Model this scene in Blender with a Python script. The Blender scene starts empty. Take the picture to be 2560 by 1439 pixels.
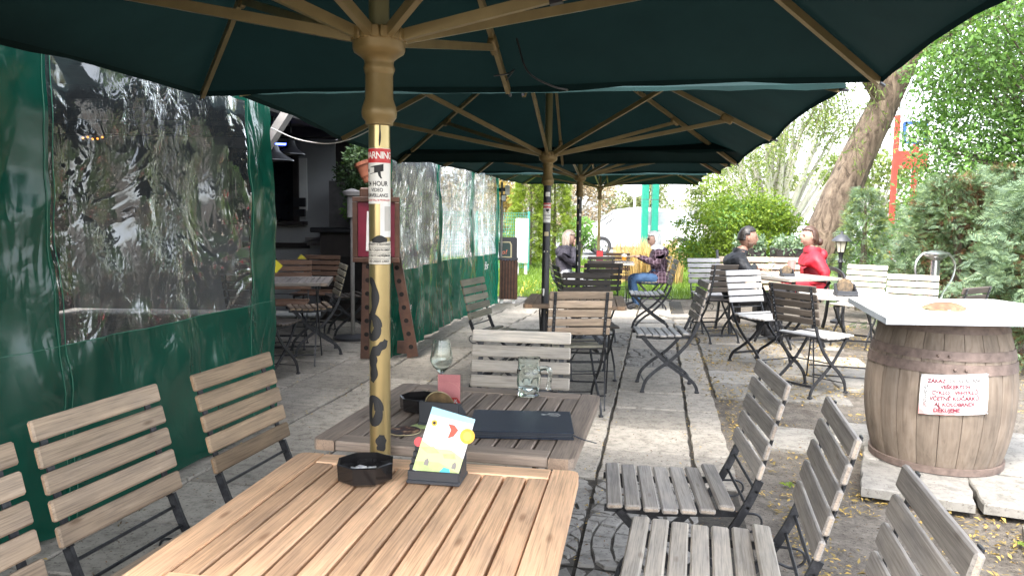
import bpy, bmesh, math, random
from mathutils import noise as mn
import numpy as np
from mathutils import Vector, Matrix
random.seed(7)
R = math.radians
scn = bpy.context.scene
col = scn.collection

# ------------------------------------------------------------------ camera, sky, sun, exposure
cd = bpy.data.cameras.new('camera'); cam = bpy.data.objects.new('camera', cd); col.objects.link(cam)
PITCH, ROLL, EYE = 0.0957, 0.01375, 1.342
cp, sp, cr, sr = math.cos(PITCH), math.sin(PITCH), math.cos(ROLL), math.sin(ROLL)
X0, U0, F0 = Vector((1, 0, 0)), Vector((0, sp, cp)), Vector((0, cp, -sp))
rt, up = X0*cr + U0*sr, -X0*sr + U0*cr
M = Matrix.Identity(4)
for i in range(3):
    M[i][0], M[i][1], M[i][2] = rt[i], up[i], -F0[i]
M[2][3] = EYE
cam.matrix_world = M
cd.sensor_width = 36; cd.lens = 26.49; cd.clip_start = 0.05; cd.clip_end = 500
scn.camera = cam

SUN_EL, SUN_AZ = R(57), math.atan2(-0.55, -0.83)      # sun high behind the left shoulder
world = bpy.data.worlds.new('World'); scn.world = world; world.use_nodes = True
wn = world.node_tree.nodes; wl = world.node_tree.links
sky = wn.new('ShaderNodeTexSky'); sky.sky_type = 'NISHITA'; sky.sun_disc = False
sky.sun_elevation = SUN_EL; sky.sun_rotation = SUN_AZ
sky.dust_density = 3.0; sky.air_density = 1.0; sky.ozone_density = 1.0
bg = wn['Background']; bg.inputs[1].default_value = 0.15
hz = wn.new('ShaderNodeHueSaturation'); hz.inputs['Saturation'].default_value = .38      # thin bright cloud: a whiter sky
wl.new(sky.outputs[0], hz.inputs['Color']); wl.new(hz.outputs[0], bg.inputs[0])
sd = bpy.data.lights.new('sun', 'SUN'); sun = bpy.data.objects.new('sun', sd); col.objects.link(sun)
sd.energy = 0.6; sd.angle = R(16); sd.color = (1, 0.95, 0.87)
sv = Vector((math.sin(SUN_AZ)*math.cos(SUN_EL), math.cos(SUN_AZ)*math.cos(SUN_EL), math.sin(SUN_EL)))
sun.rotation_euler = sv.to_track_quat('Z', 'Y').to_euler()
vs = scn.view_settings; vs.view_transform = 'Standard'; vs.look = 'None'; vs.exposure = 3.08; vs.gamma = 1
vs.use_curve_mapping = False
scn.cycles.max_bounces = 8; scn.cycles.transparent_max_bounces = 16
scn.cycles.transmission_bounces = 6; scn.cycles.caustics_refractive = False; scn.cycles.caustics_reflective = False

# ------------------------------------------------------------------ node / material helpers
class NT:
    def __init__(s, name):
        s.m = bpy.data.materials.new(name); s.m.use_nodes = True
        s.t = s.m.node_tree; s.b = s.t.nodes['Principled BSDF']; s.out = s.t.nodes['Material Output']
    def n(s, typ, **kw):
        x = s.t.nodes.new('ShaderNode' + typ)
        for k, v in kw.items():
            if k[0] == 'i' and k[1:].isdigit(): s.put(x.inputs[int(k[1:])], v)
            else: setattr(x, k, v)
        return x
    def put(s, sock, v):
        if hasattr(v, 'is_output'): s.t.links.new(v, sock)
        else:
            if isinstance(v, tuple) and len(v) == 3 and sock.type == 'RGBA': v = (*v, 1)
            sock.default_value = v
    def set(s, **kw):
        for k, v in kw.items(): s.put(s.b.inputs[k.replace('_', ' ')], v)
        return s
    def coord(s, which='Object', scale=(1, 1, 1), off=None):
        tc = s.n('TexCoord'); mp = s.n('Mapping'); s.put(mp.inputs[0], tc.outputs[which])
        mp.inputs[3].default_value = scale
        if off is not None: s.put(mp.inputs[1], off)
        return mp.outputs[0]
    def noise(s, vec, scale=5, detail=4, rough=.55, dist=0):
        x = s.n('TexNoise'); s.put(x.inputs['Vector'], vec); x.inputs['Scale'].default_value = scale
        x.inputs['Detail'].default_value = detail; x.inputs['Roughness'].default_value = rough; x.inputs['Distortion'].default_value = dist
        return x.outputs[0]
    def ramp(s, fac, stops):
        x = s.n('ValToRGB'); s.put(x.inputs[0], fac); e = x.color_ramp.elements
        while len(e) < len(stops): e.new(.5)
        for q, (p, c) in zip(e, stops):
            q.position = p; q.color = (*c, 1) if isinstance(c, tuple) else (c, c, c, 1)
        return x.outputs[0]
    def mix(s, f, a, b, mode='MIX'):
        x = s.n('Mix', data_type='RGBA', blend_type=mode); s.put(x.inputs[0], f); s.put(x.inputs[6], a); s.put(x.inputs[7], b)
        return x.outputs[2]
    def math(s, op, a, b=0.0):
        x = s.n('Math', operation=op); s.put(x.inputs[0], a); s.put(x.inputs[1], b); return x.outputs[0]
    def bump(s, h, strength=.3, dist=.01):
        x = s.n('Bump'); x.inputs['Strength'].default_value = strength; x.inputs['Distance'].default_value = dist
        s.put(x.inputs['Height'], h); s.put(s.b.inputs['Normal'], x.outputs[0]); return x.outputs[0]

def plain(name, c, rough=.5, metal=0.0, var=.12, scale=8, bump=0.0, **kw):
    n = NT(name); v = n.coord()
    no = n.noise(v, scale, 5)
    a = tuple(x*(1-var) for x in c); b = tuple(min(1, x*(1+var)) for x in c)
    n.set(Base_Color=n.ramp(no, [(.3, a), (.7, b)]), Roughness=rough, Metallic=metal)
    if bump: n.bump(n.noise(v, scale*4, 4), bump, .005)
    for k, x in kw.items(): n.put(n.b.inputs[k.replace('_', ' ')], x)
    return n.m

MAT = {}
def wood_mat():
    n = NT('weathered_wood'); oi = n.n('ObjectInfo')
    rnd = n.n('CombineXYZ'); n.put(rnd.inputs[0], n.math('MULTIPLY', oi.outputs['Random'], 37.)); n.put(rnd.inputs[1], n.math('MULTIPLY', oi.outputs['Random'], 11.))
    v = n.coord('Object', (2.2, 42, 42), rnd.outputs[0])
    g = n.noise(v, 1.6, 7, .65, .6)
    v2 = n.coord('Object', (4, 9, 9), rnd.outputs[0]); blot = n.noise(v2, 1.5, 4)
    fg = n.noise(n.coord('Object', (5, 190, 190), rnd.outputs[0]), 1.6, 3, .6, .3)
    c = n.mix(1, oi.outputs['Color'], n.ramp(g, [(.3, .74), (.52, 1.0), (.75, 1.14)]), 'MULTIPLY')
    c = n.mix(1, c, n.ramp(fg, [(.34, .72), (.5, 1.0), (.7, 1.1)]), 'MULTIPLY')
    c = n.mix(1, c, n.ramp(blot, [(.28, (.80, .80, .82)), (.6, (1.06, 1.03, 1.0))]), 'MULTIPLY')
    kn = n.n('TexVoronoi'); n.put(kn.inputs['Vector'], n.coord('Object', (5, 16, 16), rnd.outputs[0])); kn.inputs['Scale'].default_value = 1.0
    c = n.mix(n.ramp(kn.outputs['Distance'], [(.05, .75), (.14, 0.0)]), c, n.mix(1, c, (.45, .38, .34), 'MULTIPLY'))
    wear = n.noise(n.coord('Object', (7, 30, 30), rnd.outputs[0]), 1.3, 6, .7)
    c = n.mix(n.ramp(wear, [(.55, 0.0), (.72, .55)]), c, n.mix(1, c, (1.3, 1.32, 1.36), 'MULTIPLY'))
    val = n.n('HueSaturation'); n.put(val.inputs['Value'], n.math('ADD', n.math('MULTIPLY', oi.outputs['Random'], .32), .86)); n.put(val.inputs['Color'], c)
    tc = n.n('TexCoord'); sn = n.n('SeparateXYZ'); n.put(sn.inputs[0], tc.outputs['Normal'])
    endf = n.ramp(n.math('ABSOLUTE', sn.outputs[0]), [(.9, 0.0), (.97, .8)])
    n.set(Base_Color=n.mix(endf, val.outputs[0], n.mix(1, val.outputs[0], (1.3, 1.15, 1.0), 'MULTIPLY')), Roughness=.72); n.b.inputs['Specular IOR Level'].default_value = .3
    n.bump(g, .4, .002); return n.m
MAT['wood'] = wood_mat()
def iron_mat():
    n = NT('black_iron'); v = n.coord()
    no = n.noise(v, 35, 6, .7)
    n.set(Base_Color=n.ramp(no, [(.45, (.014, .015, .018)), (.7, (.05, .05, .055)), (.8, (.10, .075, .055))]), Roughness=.5, Metallic=.15)
    n.bump(no, .15, .002); return n.m
MAT['iron'] = iron_mat()
def slab_mat(name, a, b, dark):
    n = NT(name); oi = n.n('ObjectInfo'); g = n.n('NewGeometry')
    v = g.outputs['Position']
    big = n.noise(v, 2.2, 5, .6); fine = n.noise(v, 60, 5, .7); mid = n.noise(v, 14, 6, .7)
    c = n.mix(big, a, b)
    c = n.mix(1, c, n.ramp(mid, [(.3, .55), (.52, 1.0), (.8, 1.15)]), 'MULTIPLY')
    c = n.mix(n.ramp(fine, [(.33, 1.0), (.43, 0.0)]), c, dark)
    hs = n.n('HueSaturation'); n.put(hs.inputs['Value'], n.math('ADD', n.math('MULTIPLY', oi.outputs['Random'], .4), .78)); n.put(hs.inputs['Color'], c)
    n.set(Base_Color=hs.outputs[0], Roughness=.9); n.b.inputs['Specular IOR Level'].default_value = .2
    n.bump(n.math('ADD', mid, n.math('MULTIPLY', fine, .7)), .55, .006); return n.m
MAT['slab'] = slab_mat('paving_concrete', (.235, .215, .185), (.37, .335, .285), (.075, .065, .05))
MAT['slab_pale'] = slab_mat('pale_concrete', (.23, .215, .19), (.30, .285, .255), (.12, .105, .09))
MAT['slab_dark'] = slab_mat('dark_concrete', (.185, .175, .16), (.27, .255, .23), (.06, .05, .045))
MAT['joint2'] = plain('cobble_joint', (.075, .068, .058), .95, var=.4, scale=40)
MAT['joint'] = plain('dark_joint_soil', (.035, .03, .023), .95, var=.5, scale=40, bump=.5)
def ground_mat():
    n = NT('bare_earth'); g = n.n('NewGeometry'); v = g.outputs['Position']
    big = n.noise(v, .9, 6, .6); mid = n.noise(v, 9, 7, .7); fine = n.noise(v, 70, 5, .75)
    c = n.ramp(mid, [(.3, (.05, .042, .034)), (.5, (.13, .112, .092)), (.72, (.24, .215, .18))])
    c = n.mix(n.ramp(big, [(.4, .0), (.62, .5)]), c, (.19, .172, .15))
    c = n.mix(n.ramp(fine, [(.34, 1.0), (.46, 0.0)]), c, (.035, .03, .024))
    c = n.mix(n.ramp(fine, [(.64, 0.0), (.7, .8)]), c, (.38, .33, .24))
    n.set(Base_Color=c, Roughness=.95); n.b.inputs['Specular IOR Level'].default_value = .15
    n.bump(n.math('ADD', mid, fine), .8, .015); return n.m
MAT['earth'] = ground_mat()
MAT['lawn'] = plain('lawn_green', (.12, .19, .035), .9, var=.4, scale=6, bump=.5)
MAT['asphalt'] = plain('pale_asphalt', (.17, .17, .165), .85, var=.2, scale=20, bump=.3)
def fabric(name, c, tr=.1):
    n = NT(name); v = n.coord(); no = n.noise(v, 3, 5); fi = n.noise(v, 240, 2)
    a = tuple(x*.7 for x in c); b = tuple(x*1.3 for x in c)
    cc = n.ramp(no, [(.3, a), (.7, b)]); st = n.noise(n.coord('Object', (1.3, 1.3, 2)), 1.6, 6, .7, .8)
    cc = n.mix(n.ramp(st, [(.60, 0.0), (.74, .6)]), cc, tuple(x*.45 for x in c))
    n.set(Base_Color=cc, Roughness=.9); n.b.inputs['Specular IOR Level'].default_value = .15
    n.bump(fi, .2, .001)
    t = n.n('BsdfTranslucent'); n.put(t.inputs[0], tuple(min(1, x*1.6) for x in c))
    ms = n.n('MixShader'); ms.inputs[0].default_value = tr
    n.t.links.new(n.b.outputs[0], ms.inputs[1]); n.t.links.new(t.outputs[0], ms.inputs[2]); n.t.links.new(ms.outputs[0], n.out.inputs[0])
    return n.m
# stained canvas
MAT['canopy'] = fabric('dark_green_canvas', (.0065, .0195, .0185), .06)
def tarp_mat():
    n = NT('green_tarpaulin'); v = n.coord('Object', (1, 1, 1))
    def ridge(vec, sc, dist): return n.math('ABSOLUTE', n.math('SUBTRACT', n.noise(vec, sc, 2, .5, dist), .5))
    no = n.noise(v, 2.5, 5); r1 = ridge(n.coord('Object', (1.6, 1.6, .5)), 3.0, 1.0); r2 = ridge(n.coord('Object', (1, 1, .8)), 7, 1.2); msk = n.ramp(n.noise(v, 1.7, 2), [(.44, .06), (.68, 1.0)])
    n.set(Base_Color=n.ramp(no, [(.3, (.004, .052, .033)), (.7, (.006, .088, .056))]), Roughness=.2)
    n.b.inputs['Specular IOR Level'].default_value = .6
    n.bump(n.math('MULTIPLY', n.math('ADD', r1, n.math('MULTIPLY', r2, .28)), msk), .8, .10)
    t = n.n('BsdfTranslucent'); t.inputs[0].default_value = (.01, .22, .135, 1)
    ms = n.n('MixShader'); ms.inputs[0].default_value = .3
    n.t.links.new(n.b.outputs[0], ms.inputs[1]); n.t.links.new(t.outputs[0], ms.inputs[2]); n.t.links.new(ms.outputs[0], n.out.inputs[0])
    return n.m
MAT['tarp'] = tarp_mat()
def vinyl_mat(name='clear_vinyl', st=(1, 1, .8), mult=1.9, milk_sheen=.035, amp=.06, lo=.04):
    n = NT(name); v = n.coord('Object', st)
    def ridge(vec, sc, dist): return n.math('ABSOLUTE', n.math('SUBTRACT', n.noise(vec, sc, 3, .5, dist), .5))
    h1 = ridge(v, 2.4, 1.0); h2 = ridge(n.coord('Object', (st[0]*1.5, st[1]*1.5, st[2])), 11, 1.0); h3 = n.noise(v, 40, 2, .5, 1.0)
    msk = n.ramp(n.noise(v, 1.6, 2), [(.46, lo), (.62, 1.0)]); h2 = n.math('MULTIPLY', h2, msk); h3 = n.math('MULTIPLY', h3, msk)
    h = n.math('ADD', n.math('ADD', h1, n.math('MULTIPLY', h2, .55)), n.math('MULTIPLY', h3, .05))
    b = n.n('Bump'); b.inputs['Strength'].default_value = .6; b.inputs['Distance'].default_value = amp; n.put(b.inputs['Height'], h)
    gl = n.n('BsdfGlossy'); gl.inputs['Roughness'].default_value = .035; gl.inputs[0].default_value = (1, 1, 1, 1); n.put(gl.inputs['Normal'], b.outputs[0])
    tr = n.n('BsdfTransparent'); tr.inputs[0].default_value = (.74, .77, .80, 1)
    lw = n.n('Fresnel'); lw.inputs[0].default_value = 1.55; n.put(lw.inputs[1], b.outputs[0])
    f = n.math('MINIMUM', n.math('MULTIPLY', lw.outputs[0], mult), 1.0)
    ms = n.n('MixShader'); n.put(ms.inputs[0], f)
    n.t.links.new(tr.outputs[0], ms.inputs[1]); n.t.links.new(gl.outputs[0], ms.inputs[2])
    d = n.n('BsdfDiffuse'); d.inputs[0].default_value = (.5, .55, .58, 1); ms2 = n.n('MixShader'); ms2.inputs[0].default_value = milk_sheen
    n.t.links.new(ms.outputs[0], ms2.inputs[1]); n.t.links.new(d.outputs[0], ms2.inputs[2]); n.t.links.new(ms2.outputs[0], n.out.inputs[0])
    return n.m
MAT['vinyl'] = vinyl_mat(); MAT['vinyl_far'] = vinyl_mat('creased_vinyl', (2.6, 2.6, .42), 2.0, .16, .10, .5)  # far vinyl: milky ageing plus white painted in for bright reflections
MAT['gold'] = plain('gold_paint', (.40, .31, .145), .30, .75, var=.14, scale=6)
MAT['olive'] = plain('olive_tube', (.17, .155, .07), .45, .3)
MAT['bronze'] = plain('bronze_plastic', (.21, .145, .055), .42, .25, var=.2, scale=12)
MAT['brass'] = plain('brass_strut', (.27, .205, .095), .4, .35, var=.15, scale=10)
MAT['blackpole'] = plain('black_pole_paint', (.02, .02, .022), .42, .1, var=.3, scale=20)
MAT['black'] = plain('black_plastic', (.018, .018, .02), .35)
MAT['gloss_black'] = plain('gloss_black', (.012, .011, .011), .12)
MAT['darkgrey'] = plain('grey_plastic', (.035, .037, .042), .5)
MAT['white'] = plain('white_paper', (.74, .73, .70), .75, var=.04)
MAT['sticker'] = plain('sticker_vinyl', (.78, .76, .70), .35, var=.05)
MAT['red'] = plain('red_print', (.55, .03, .03), .45)
MAT['ink'] = plain('black_ink', (.012, .012, .012), .6)
MAT['maroon'] = plain('maroon_board', (.16, .012, .03), .4)
MAT['redink'] = plain('wine_red_ink', (.16, .012, .03), .7, var=.35, scale=60)
MAT['paleink'] = plain('faded_ink', (.13, .12, .12), .7, var=.3, scale=60)
MAT['redwood'] = plain('stained_wood', (.075, .032, .018), .5, var=.3, scale=14, bump=.2)
MAT['hole'] = plain('dark_hole', (.008, .006, .005), .9)
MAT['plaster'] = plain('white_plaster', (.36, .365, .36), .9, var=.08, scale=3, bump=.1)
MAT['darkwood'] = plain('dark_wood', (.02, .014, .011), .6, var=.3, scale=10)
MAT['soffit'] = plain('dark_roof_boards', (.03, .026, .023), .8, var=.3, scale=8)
MAT['greyboard'] = plain('grey_weathered_board', (.22, .205, .19), .8, var=.2, scale=12, bump=.2)
MAT['steel'] = plain('steel', (.55, .56, .57), .25, .95, var=.06)
MAT['white_lam'] = plain('white_laminate', (.62, .62, .605), .35, var=.09, scale=5)
MAT['edge_lam'] = plain('grey_edge_band', (.34, .37, .40), .5)
MAT['rust'] = plain('rusty_hoop', (.17, .125, .105), .7, .25, var=.3, scale=25, bump=.2)
def emis(name, c, s):
    n = NT(name); n.set(Base_Color=c, Emission_Color=c); n.b.inputs['Emission Strength'].default_value = s; return n.m
MAT['neon'] = emis('blue_neon', (.05, .08, 1.0), 2.2)
MAT['amber_lamp'] = emis('amber_bulbs', (1.0, .30, .04), .5)
def glass(name, tint=(1, 1, 1), ior=1.45):
    n = NT(name)
    tr = n.n('BsdfTransparent'); tr.inputs[0].default_value = (*tint, 1)
    gl = n.n('BsdfGlossy'); gl.inputs['Roughness'].default_value = .02
    lw = n.n('LayerWeight'); lw.inputs[0].default_value = .32
    ms = n.n('MixShader'); n.put(ms.inputs[0], n.math('ADD', n.math('MULTIPLY', lw.outputs['Facing'], .55), .05))
    n.t.links.new(tr.outputs[0], ms.inputs[1]); n.t.links.new(gl.outputs[0], ms.inputs[2]); n.t.links.new(ms.outputs[0], n.out.inputs[0])
    return n.m
def solid_glass():
    n = NT('solid_glass'); g = n.n('BsdfGlass'); g.inputs['IOR'].default_value = 1.42; g.inputs['Roughness'].default_value = 0.0; g.inputs[0].default_value = (.97, 1, .99, 1)
    n.t.links.new(g.outputs[0], n.out.inputs[0]); return n.m
MAT['glass'] = solid_glass(); MAT['film'] = glass('clear_film', (.95, .95, .95))
MAT['beer'] = plain('beer', (.75, .30, .02), .1, var=.05)
MAT['foam'] = plain('beer_foam', (.8, .77, .68), .8)
MAT['window_dark'] = plain('dark_window_glass', (.012, .014, .018), .05)
def leaf(name, c, tr=.35, var=.35):
    n = NT(name); g = n.n('NewGeometry'); ri = g.outputs['Random Per Island']
    a = tuple(x*(1-var) for x in c); b = (min(1, c[0]*(1+var)*1.12), c[1]*(1+var), c[2]*(1+var*.4))
    cc = n.ramp(ri, [(0, a), (.5, c), (1, b)])
    n.set(Base_Color=cc, Roughness=.55); n.b.inputs['Specular IOR Level'].default_value = .3
    t = n.n('BsdfTranslucent'); n.put(t.inputs[0], n.mix(1, cc, (1.25, 1.35, .75), 'MULTIPLY'))
    ms = n.n('MixShader'); ms.inputs[0].default_value = tr
    n.t.links.new(n.b.outputs[0], ms.inputs[1]); n.t.links.new(t.outputs[0], ms.inputs[2]); n.t.links.new(ms.outputs[0], n.out.inputs[0])
    return n.m
MAT['leaf_shrub'] = leaf('shrub_leaf', (.13, .20, .022))
MAT['leaf_green'] = leaf('green_leaf', (.115, .225, .055))
MAT['leaf_pale'] = leaf('pale_willow_leaf', (.15, .20, .06))
MAT['leaf_thuja'] = leaf('thuja_leaf', (.14, .20, .02), .25)
MAT['leaf_blue'] = leaf('blue_cypress_leaf', (.145, .215, .135), .25)
MAT['leaf_dark'] = leaf('dark_conifer_leaf', (.085, .13, .06), .2)
MAT['leaf_brown'] = leaf('dry_brown_leaf', (.13, .075, .04), .2)
MAT['leaf_far'] = leaf('far_leaf', (.17, .20, .09), .3)
MAT['leaf_pink'] = leaf('pinkish_far_leaf', (.26, .21, .15), .3)
MAT['leaf_russet'] = leaf('russet_leaf', (.21, .15, .035), .3)
MAT['litter'] = leaf('fallen_catkin', (.29, .21, .065), .1, .6)
MAT['grass'] = leaf('grass_blade', (.13, .21, .03), .35)
MAT['reed'] = leaf('dry_reed', (.45, .33, .15), .2)
MAT['ivy'] = leaf('ivy_leaf', (.03, .06, .02), .2)
def bark_mat():
    n = NT('willow_bark'); v = n.coord('Object', (1, 1, .28)); w = n.noise(v, 9, 6, .65, .8)
    n.set(Base_Color=n.ramp(w, [(.35, (.05, .034, .023)), (.5, (.15, .11, .078)), (.68, (.25, .19, .135))]), Roughness=.95); n.bump(w, 1.0, .06); return n.m
MAT['bark'] = bark_mat()
MAT['twig'] = plain('twig_bark', (.10, .08, .055), .9)
MAT['pale_bark'] = plain('pale_bark', (.4, .38, .33), .9)
MAT['terracotta'] = plain('terracotta', (.17, .05, .022), .8)
MAT['car_white'] = plain('white_car_paint', (.78, .79, .8), .25, var=.02)
MAT['car_glass'] = plain('car_window', (.3, .33, .34), .06)
MAT['tyre'] = plain('tyre_rubber', (.025, .025, .027), .8)
MAT['green_post'] = plain('green_post_paint', (.004, .18, .12), .45)
MAT['fence_green'] = plain('fence_green', (.03, .22, .17), .5)
MAT['redpaint'] = plain('red_paint', (.42, .05, .03), .6, var=.2)
MAT['bluepaint'] = plain('blue_paint', (.03, .11, .38), .6)
MAT['cream'] = plain('cream_border', (.5, .42, .24), .6)
MAT['boardgreen'] = plain('board_green', (.012, .04, .03), .5)
MAT['skin'] = plain('skin', (.30, .165, .115), .5, var=.06)
MAT['skin_fair'] = plain('fair_skin', (.35, .215, .16), .5, var=.05)

# ------------------------------------------------------------------ mesh helpers
class MB:
    def __init__(s): s.v = []; s.f = []; s.mi = []
    def add(s, vs, fs, m=0):
        o = len(s.v); s.v += [tuple(v) for v in vs]
        for f in fs: s.f.append(tuple(o+i for i in f)); s.mi.append(m)
        return s
    def box(s, c, d, rot=None, m=0, ch=0.0):
        x, y, z = d[0]/2, d[1]/2, d[2]/2
        if ch:
            k = ch; V = []
            for sx in (-1, 1):
                for sy in (-1, 1):
                    for sz in (-1, 1):
                        V += [(sx*(x-k), sy*(y-k), sz*z), (sx*(x-k), sy*y, sz*(z-k)), (sx*x, sy*(y-k), sz*(z-k))]
            bm = bmesh.new(); bv = [bm.verts.new(v) for v in V]; bmesh.ops.convex_hull(bm, input=bv)
            bmesh.ops.dissolve_limit(bm, angle_limit=.01, verts=bm.verts, edges=bm.edges)
            bm.verts.index_update(); V = [v.co.copy() for v in bm.verts]; Fs = [[q.index for q in f.verts] for f in bm.faces]; bm.free()
        else:
            V = [Vector((a*x, b*y, e*z)) for a in (-1, 1) for b in (-1, 1) for e in (-1, 1)]
            Fs = [(0, 1, 3, 2), (4, 6, 7, 5), (0, 4, 5, 1), (2, 3, 7, 6), (0, 2, 6, 4), (1, 5, 7, 3)]
        if rot is not None: V = [rot @ Vector(v) for v in V]
        return s.add([Vector(v)+Vector(c) for v in V], Fs, m)
    def tube(s, pts, r, n=8, m=0, cap=True, flat=None, axis=None):
        """round tube (or, with flat=(w,t) and axis, a flat bar) along pts"""
        pts = [Vector(p) for p in pts]; rs = list(r) if isinstance(r, (list, tuple)) else [r]*len(pts)
        if len(rs) != len(pts): rs = [rs[round(i*(len(rs)-1)/(len(pts)-1))] for i in range(len(pts))]
        rs = [max(.002, q) for q in rs]
        V = []; prev = None; N = 4 if flat else n
        for i, p in enumerate(pts):
            t = (pts[min(i+1, len(pts)-1)] - pts[max(i-1, 0)]).normalized()
            if flat: a = Vector(axis).normalized(); b = t.cross(a).normalized()
            else:
                if prev is None:
                    a = t.orthogonal().normalized()
                else:
                    a = (prev - t*prev.dot(t)); a = a.normalized() if a.length > 1e-6 else t.orthogonal().normalized()
                prev = a; b = t.cross(a)
            if flat:
                w, th = flat[0]/2, flat[1]/2
                V += [p + a*th*sx + b*w*sy for sx, sy in ((-1, -1), (1, -1), (1, 1), (-1, 1))]
            else:
                V += [p + (a*math.cos(2*math.pi*k/n) + b*math.sin(2*math.pi*k/n))*rs[i] for k in range(n)]
        F = [(i*N+k, i*N+(k+1) % N, (i+1)*N+(k+1) % N, (i+1)*N+k) for i in range(len(pts)-1) for k in range(N)]
        if cap: F += [tuple(range(N-1, -1, -1)), tuple((len(pts)-1)*N+k for k in range(N))]
        return s.add(V, F, m)
    def lathe(s, prof, n=24, c=(0, 0, 0), m=0, a0=0, a1=2*math.pi):
        full = abs(a1-a0-2*math.pi) < 1e-6; K = n if full else n+1
        V = [(c[0]+r*math.cos(a0+(a1-a0)*k/n), c[1]+r*math.sin(a0+(a1-a0)*k/n), c[2]+z) for r, z in prof for k in range(K)]
        F = [(i*K+k, i*K+(k+1) % K, (i+1)*K+(k+1) % K, (i+1)*K+k) for i in range(len(prof)-1) for k in range(n)]
        return s.add(V, F, m)
    def prism(s, poly, z0, z1, m=0):
        n = len(poly); V = [(x, y, z0) for x, y in poly]+[(x, y, z1) for x, y in poly]
        F = [tuple(range(n-1, -1, -1)), tuple(range(n, 2*n))]+[(i, (i+1) % n, n+(i+1) % n, n+i) for i in range(n)]
        return s.add(V, F, m)
    def ico(s, c, r, m=0, sub=2):
        bm = bmesh.new(); bmesh.ops.create_icosphere(bm, subdivisions=sub, radius=1)
        rr = r if isinstance(r, (tuple, list)) else (r, r, r)
        V = [(c[0]+v.co.x*rr[0], c[1]+v.co.y*rr[1], c[2]+v.co.z*rr[2]) for v in bm.verts]; F = [[q.index for q in f.verts] for f in bm.faces]; bm.free()
        return s.add(V, F, m)
    def xf(s, mat):
        s.v = [tuple(mat @ Vector(v)) for v in s.v]; return s
    def mesh(s, name, mats, smooth=False):
        me = bpy.data.meshes.new(name); me.from_pydata(s.v, [], s.f)
        for m in (mats if isinstance(mats, (list, tuple)) else [mats]): me.materials.append(MAT[m] if isinstance(m, str) else m)
        me.polygons.foreach_set('material_index', s.mi)
        if smooth:
            me.polygons.foreach_set('use_smooth', [True]*len(s.f))
            try: me.set_sharp_from_angle(angle=R(38))
            except Exception: pass
        me.update(); return me
    def build(s, name, mats, parent=None, smooth=False, **kw):
        return obj(name, s.mesh(name, mats, smooth), parent, **kw)

def obj(name, me, parent=None, loc=None, rot=None, color=None, label=None, cat=None, group=None, kind=None):
    o = bpy.data.objects.new(name, me); col.objects.link(o)
    if parent is not None: o.parent = parent
    if loc is not None: o.location = loc
    if rot is not None: o.rotation_euler = rot
    if color is not None: o.color = (*color, 1)
    tag(o, label, cat, group, kind); return o
def tag(o, label=None, cat=None, group=None, kind=None):
    for k, v in (('label', label), ('category', cat), ('group', group), ('kind', kind)):
        if v: o[k] = v
    return o
def thing(name, label, cat, loc=(0, 0, 0), rz=0.0, group=None):
    return obj(name, None, None, loc, (0, 0, rz), None, label, cat, group)
def bezier(pts, n=6):
    """Catmull-Rom through pts"""
    P = [Vector(p) for p in pts]; P = [P[0]*2-P[1]]+P+[P[-1]*2-P[-2]]; out = []
    for i in range(1, len(P)-2):
        for k in range(n):
            t = k/n; a, b, c, d = P[i-1], P[i], P[i+1], P[i+2]
            out.append(.5*((2*b)+(c-a)*t+(2*a-5*b+4*c-d)*t*t+(3*b-a-3*c+d)*t**3))
    out.append(P[-2]); return out
def gz(y):
    """the patio falls gently past the second parasol and the lawn rises again"""
    if y < 9: return 0.0
    if y < 12.5: return -.04*(y-9)
    if y < 14: return -.14
    if y < 22: return -.14*(22-y)/8
    return 0.0
def text2d(s, size, bold=False, shear=0.0, space=1.0):
    """outline text as flat triangles centred on x; returns verts, faces"""
    cu = bpy.data.curves.new('t', 'FONT'); cu.body = s; cu.size = size; cu.align_x = 'CENTER'; cu.align_y = 'CENTER'; cu.resolution_u = 3
    cu.shear = shear; cu.space_character = space
    if bold: cu.offset = size*(.018 if bold is True else bold)
    o = bpy.data.objects.new('t', cu); col.objects.link(o)
    dg = bpy.context.evaluated_depsgraph_get(); me = o.evaluated_get(dg).to_mesh()
    V = [tuple(v.co) for v in me.vertices]; F = [tuple(p.vertices) for p in me.polygons]
    bpy.data.objects.remove(o); bpy.data.curves.remove(cu)
    return V, F

# ------------------------------------------------------------------ the setting: ground, lawn, parking, paving
def sheet(name, x0, x1, ys, dz, mat, nx=2, rough=0.0):
    b = MB(); V = []; rs = random.Random(3)
    for y in ys:
        for i in range(nx+1): V.append((x0+(x1-x0)*i/nx, y, gz(y)+dz+rs.uniform(-rough, rough)))
    F = [(j*(nx+1)+i, j*(nx+1)+i+1, (j+1)*(nx+1)+i+1, (j+1)*(nx+1)+i) for j in range(len(ys)-1) for i in range(nx)]
    b.add(V, F); return b.build(name, mat, kind='structure', smooth=True)
sheet('ground', -250, 250, [-60, 0, 9, 9.8, 10.6, 11.5, 12.5, 14, 15.5, 17, 19, 22, 40, 80, 400], -.022, 'earth')
sheet('lawn', -14, 16, [13.9, 14.3, 15.5, 17, 19, 22, 23.5], -.012, 'lawn', 12, .006)
sheet('parking_lot', -60, 60, [23.4, 60], -.008, 'asphalt')
VX = Vector((.19, .982, 0)).normalized(); UX = Vector((VX.y, -VX.x, 0)); O0 = Vector((.45, 3.79, 0))
YAWP = math.atan2(UX.y, UX.x)
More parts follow.
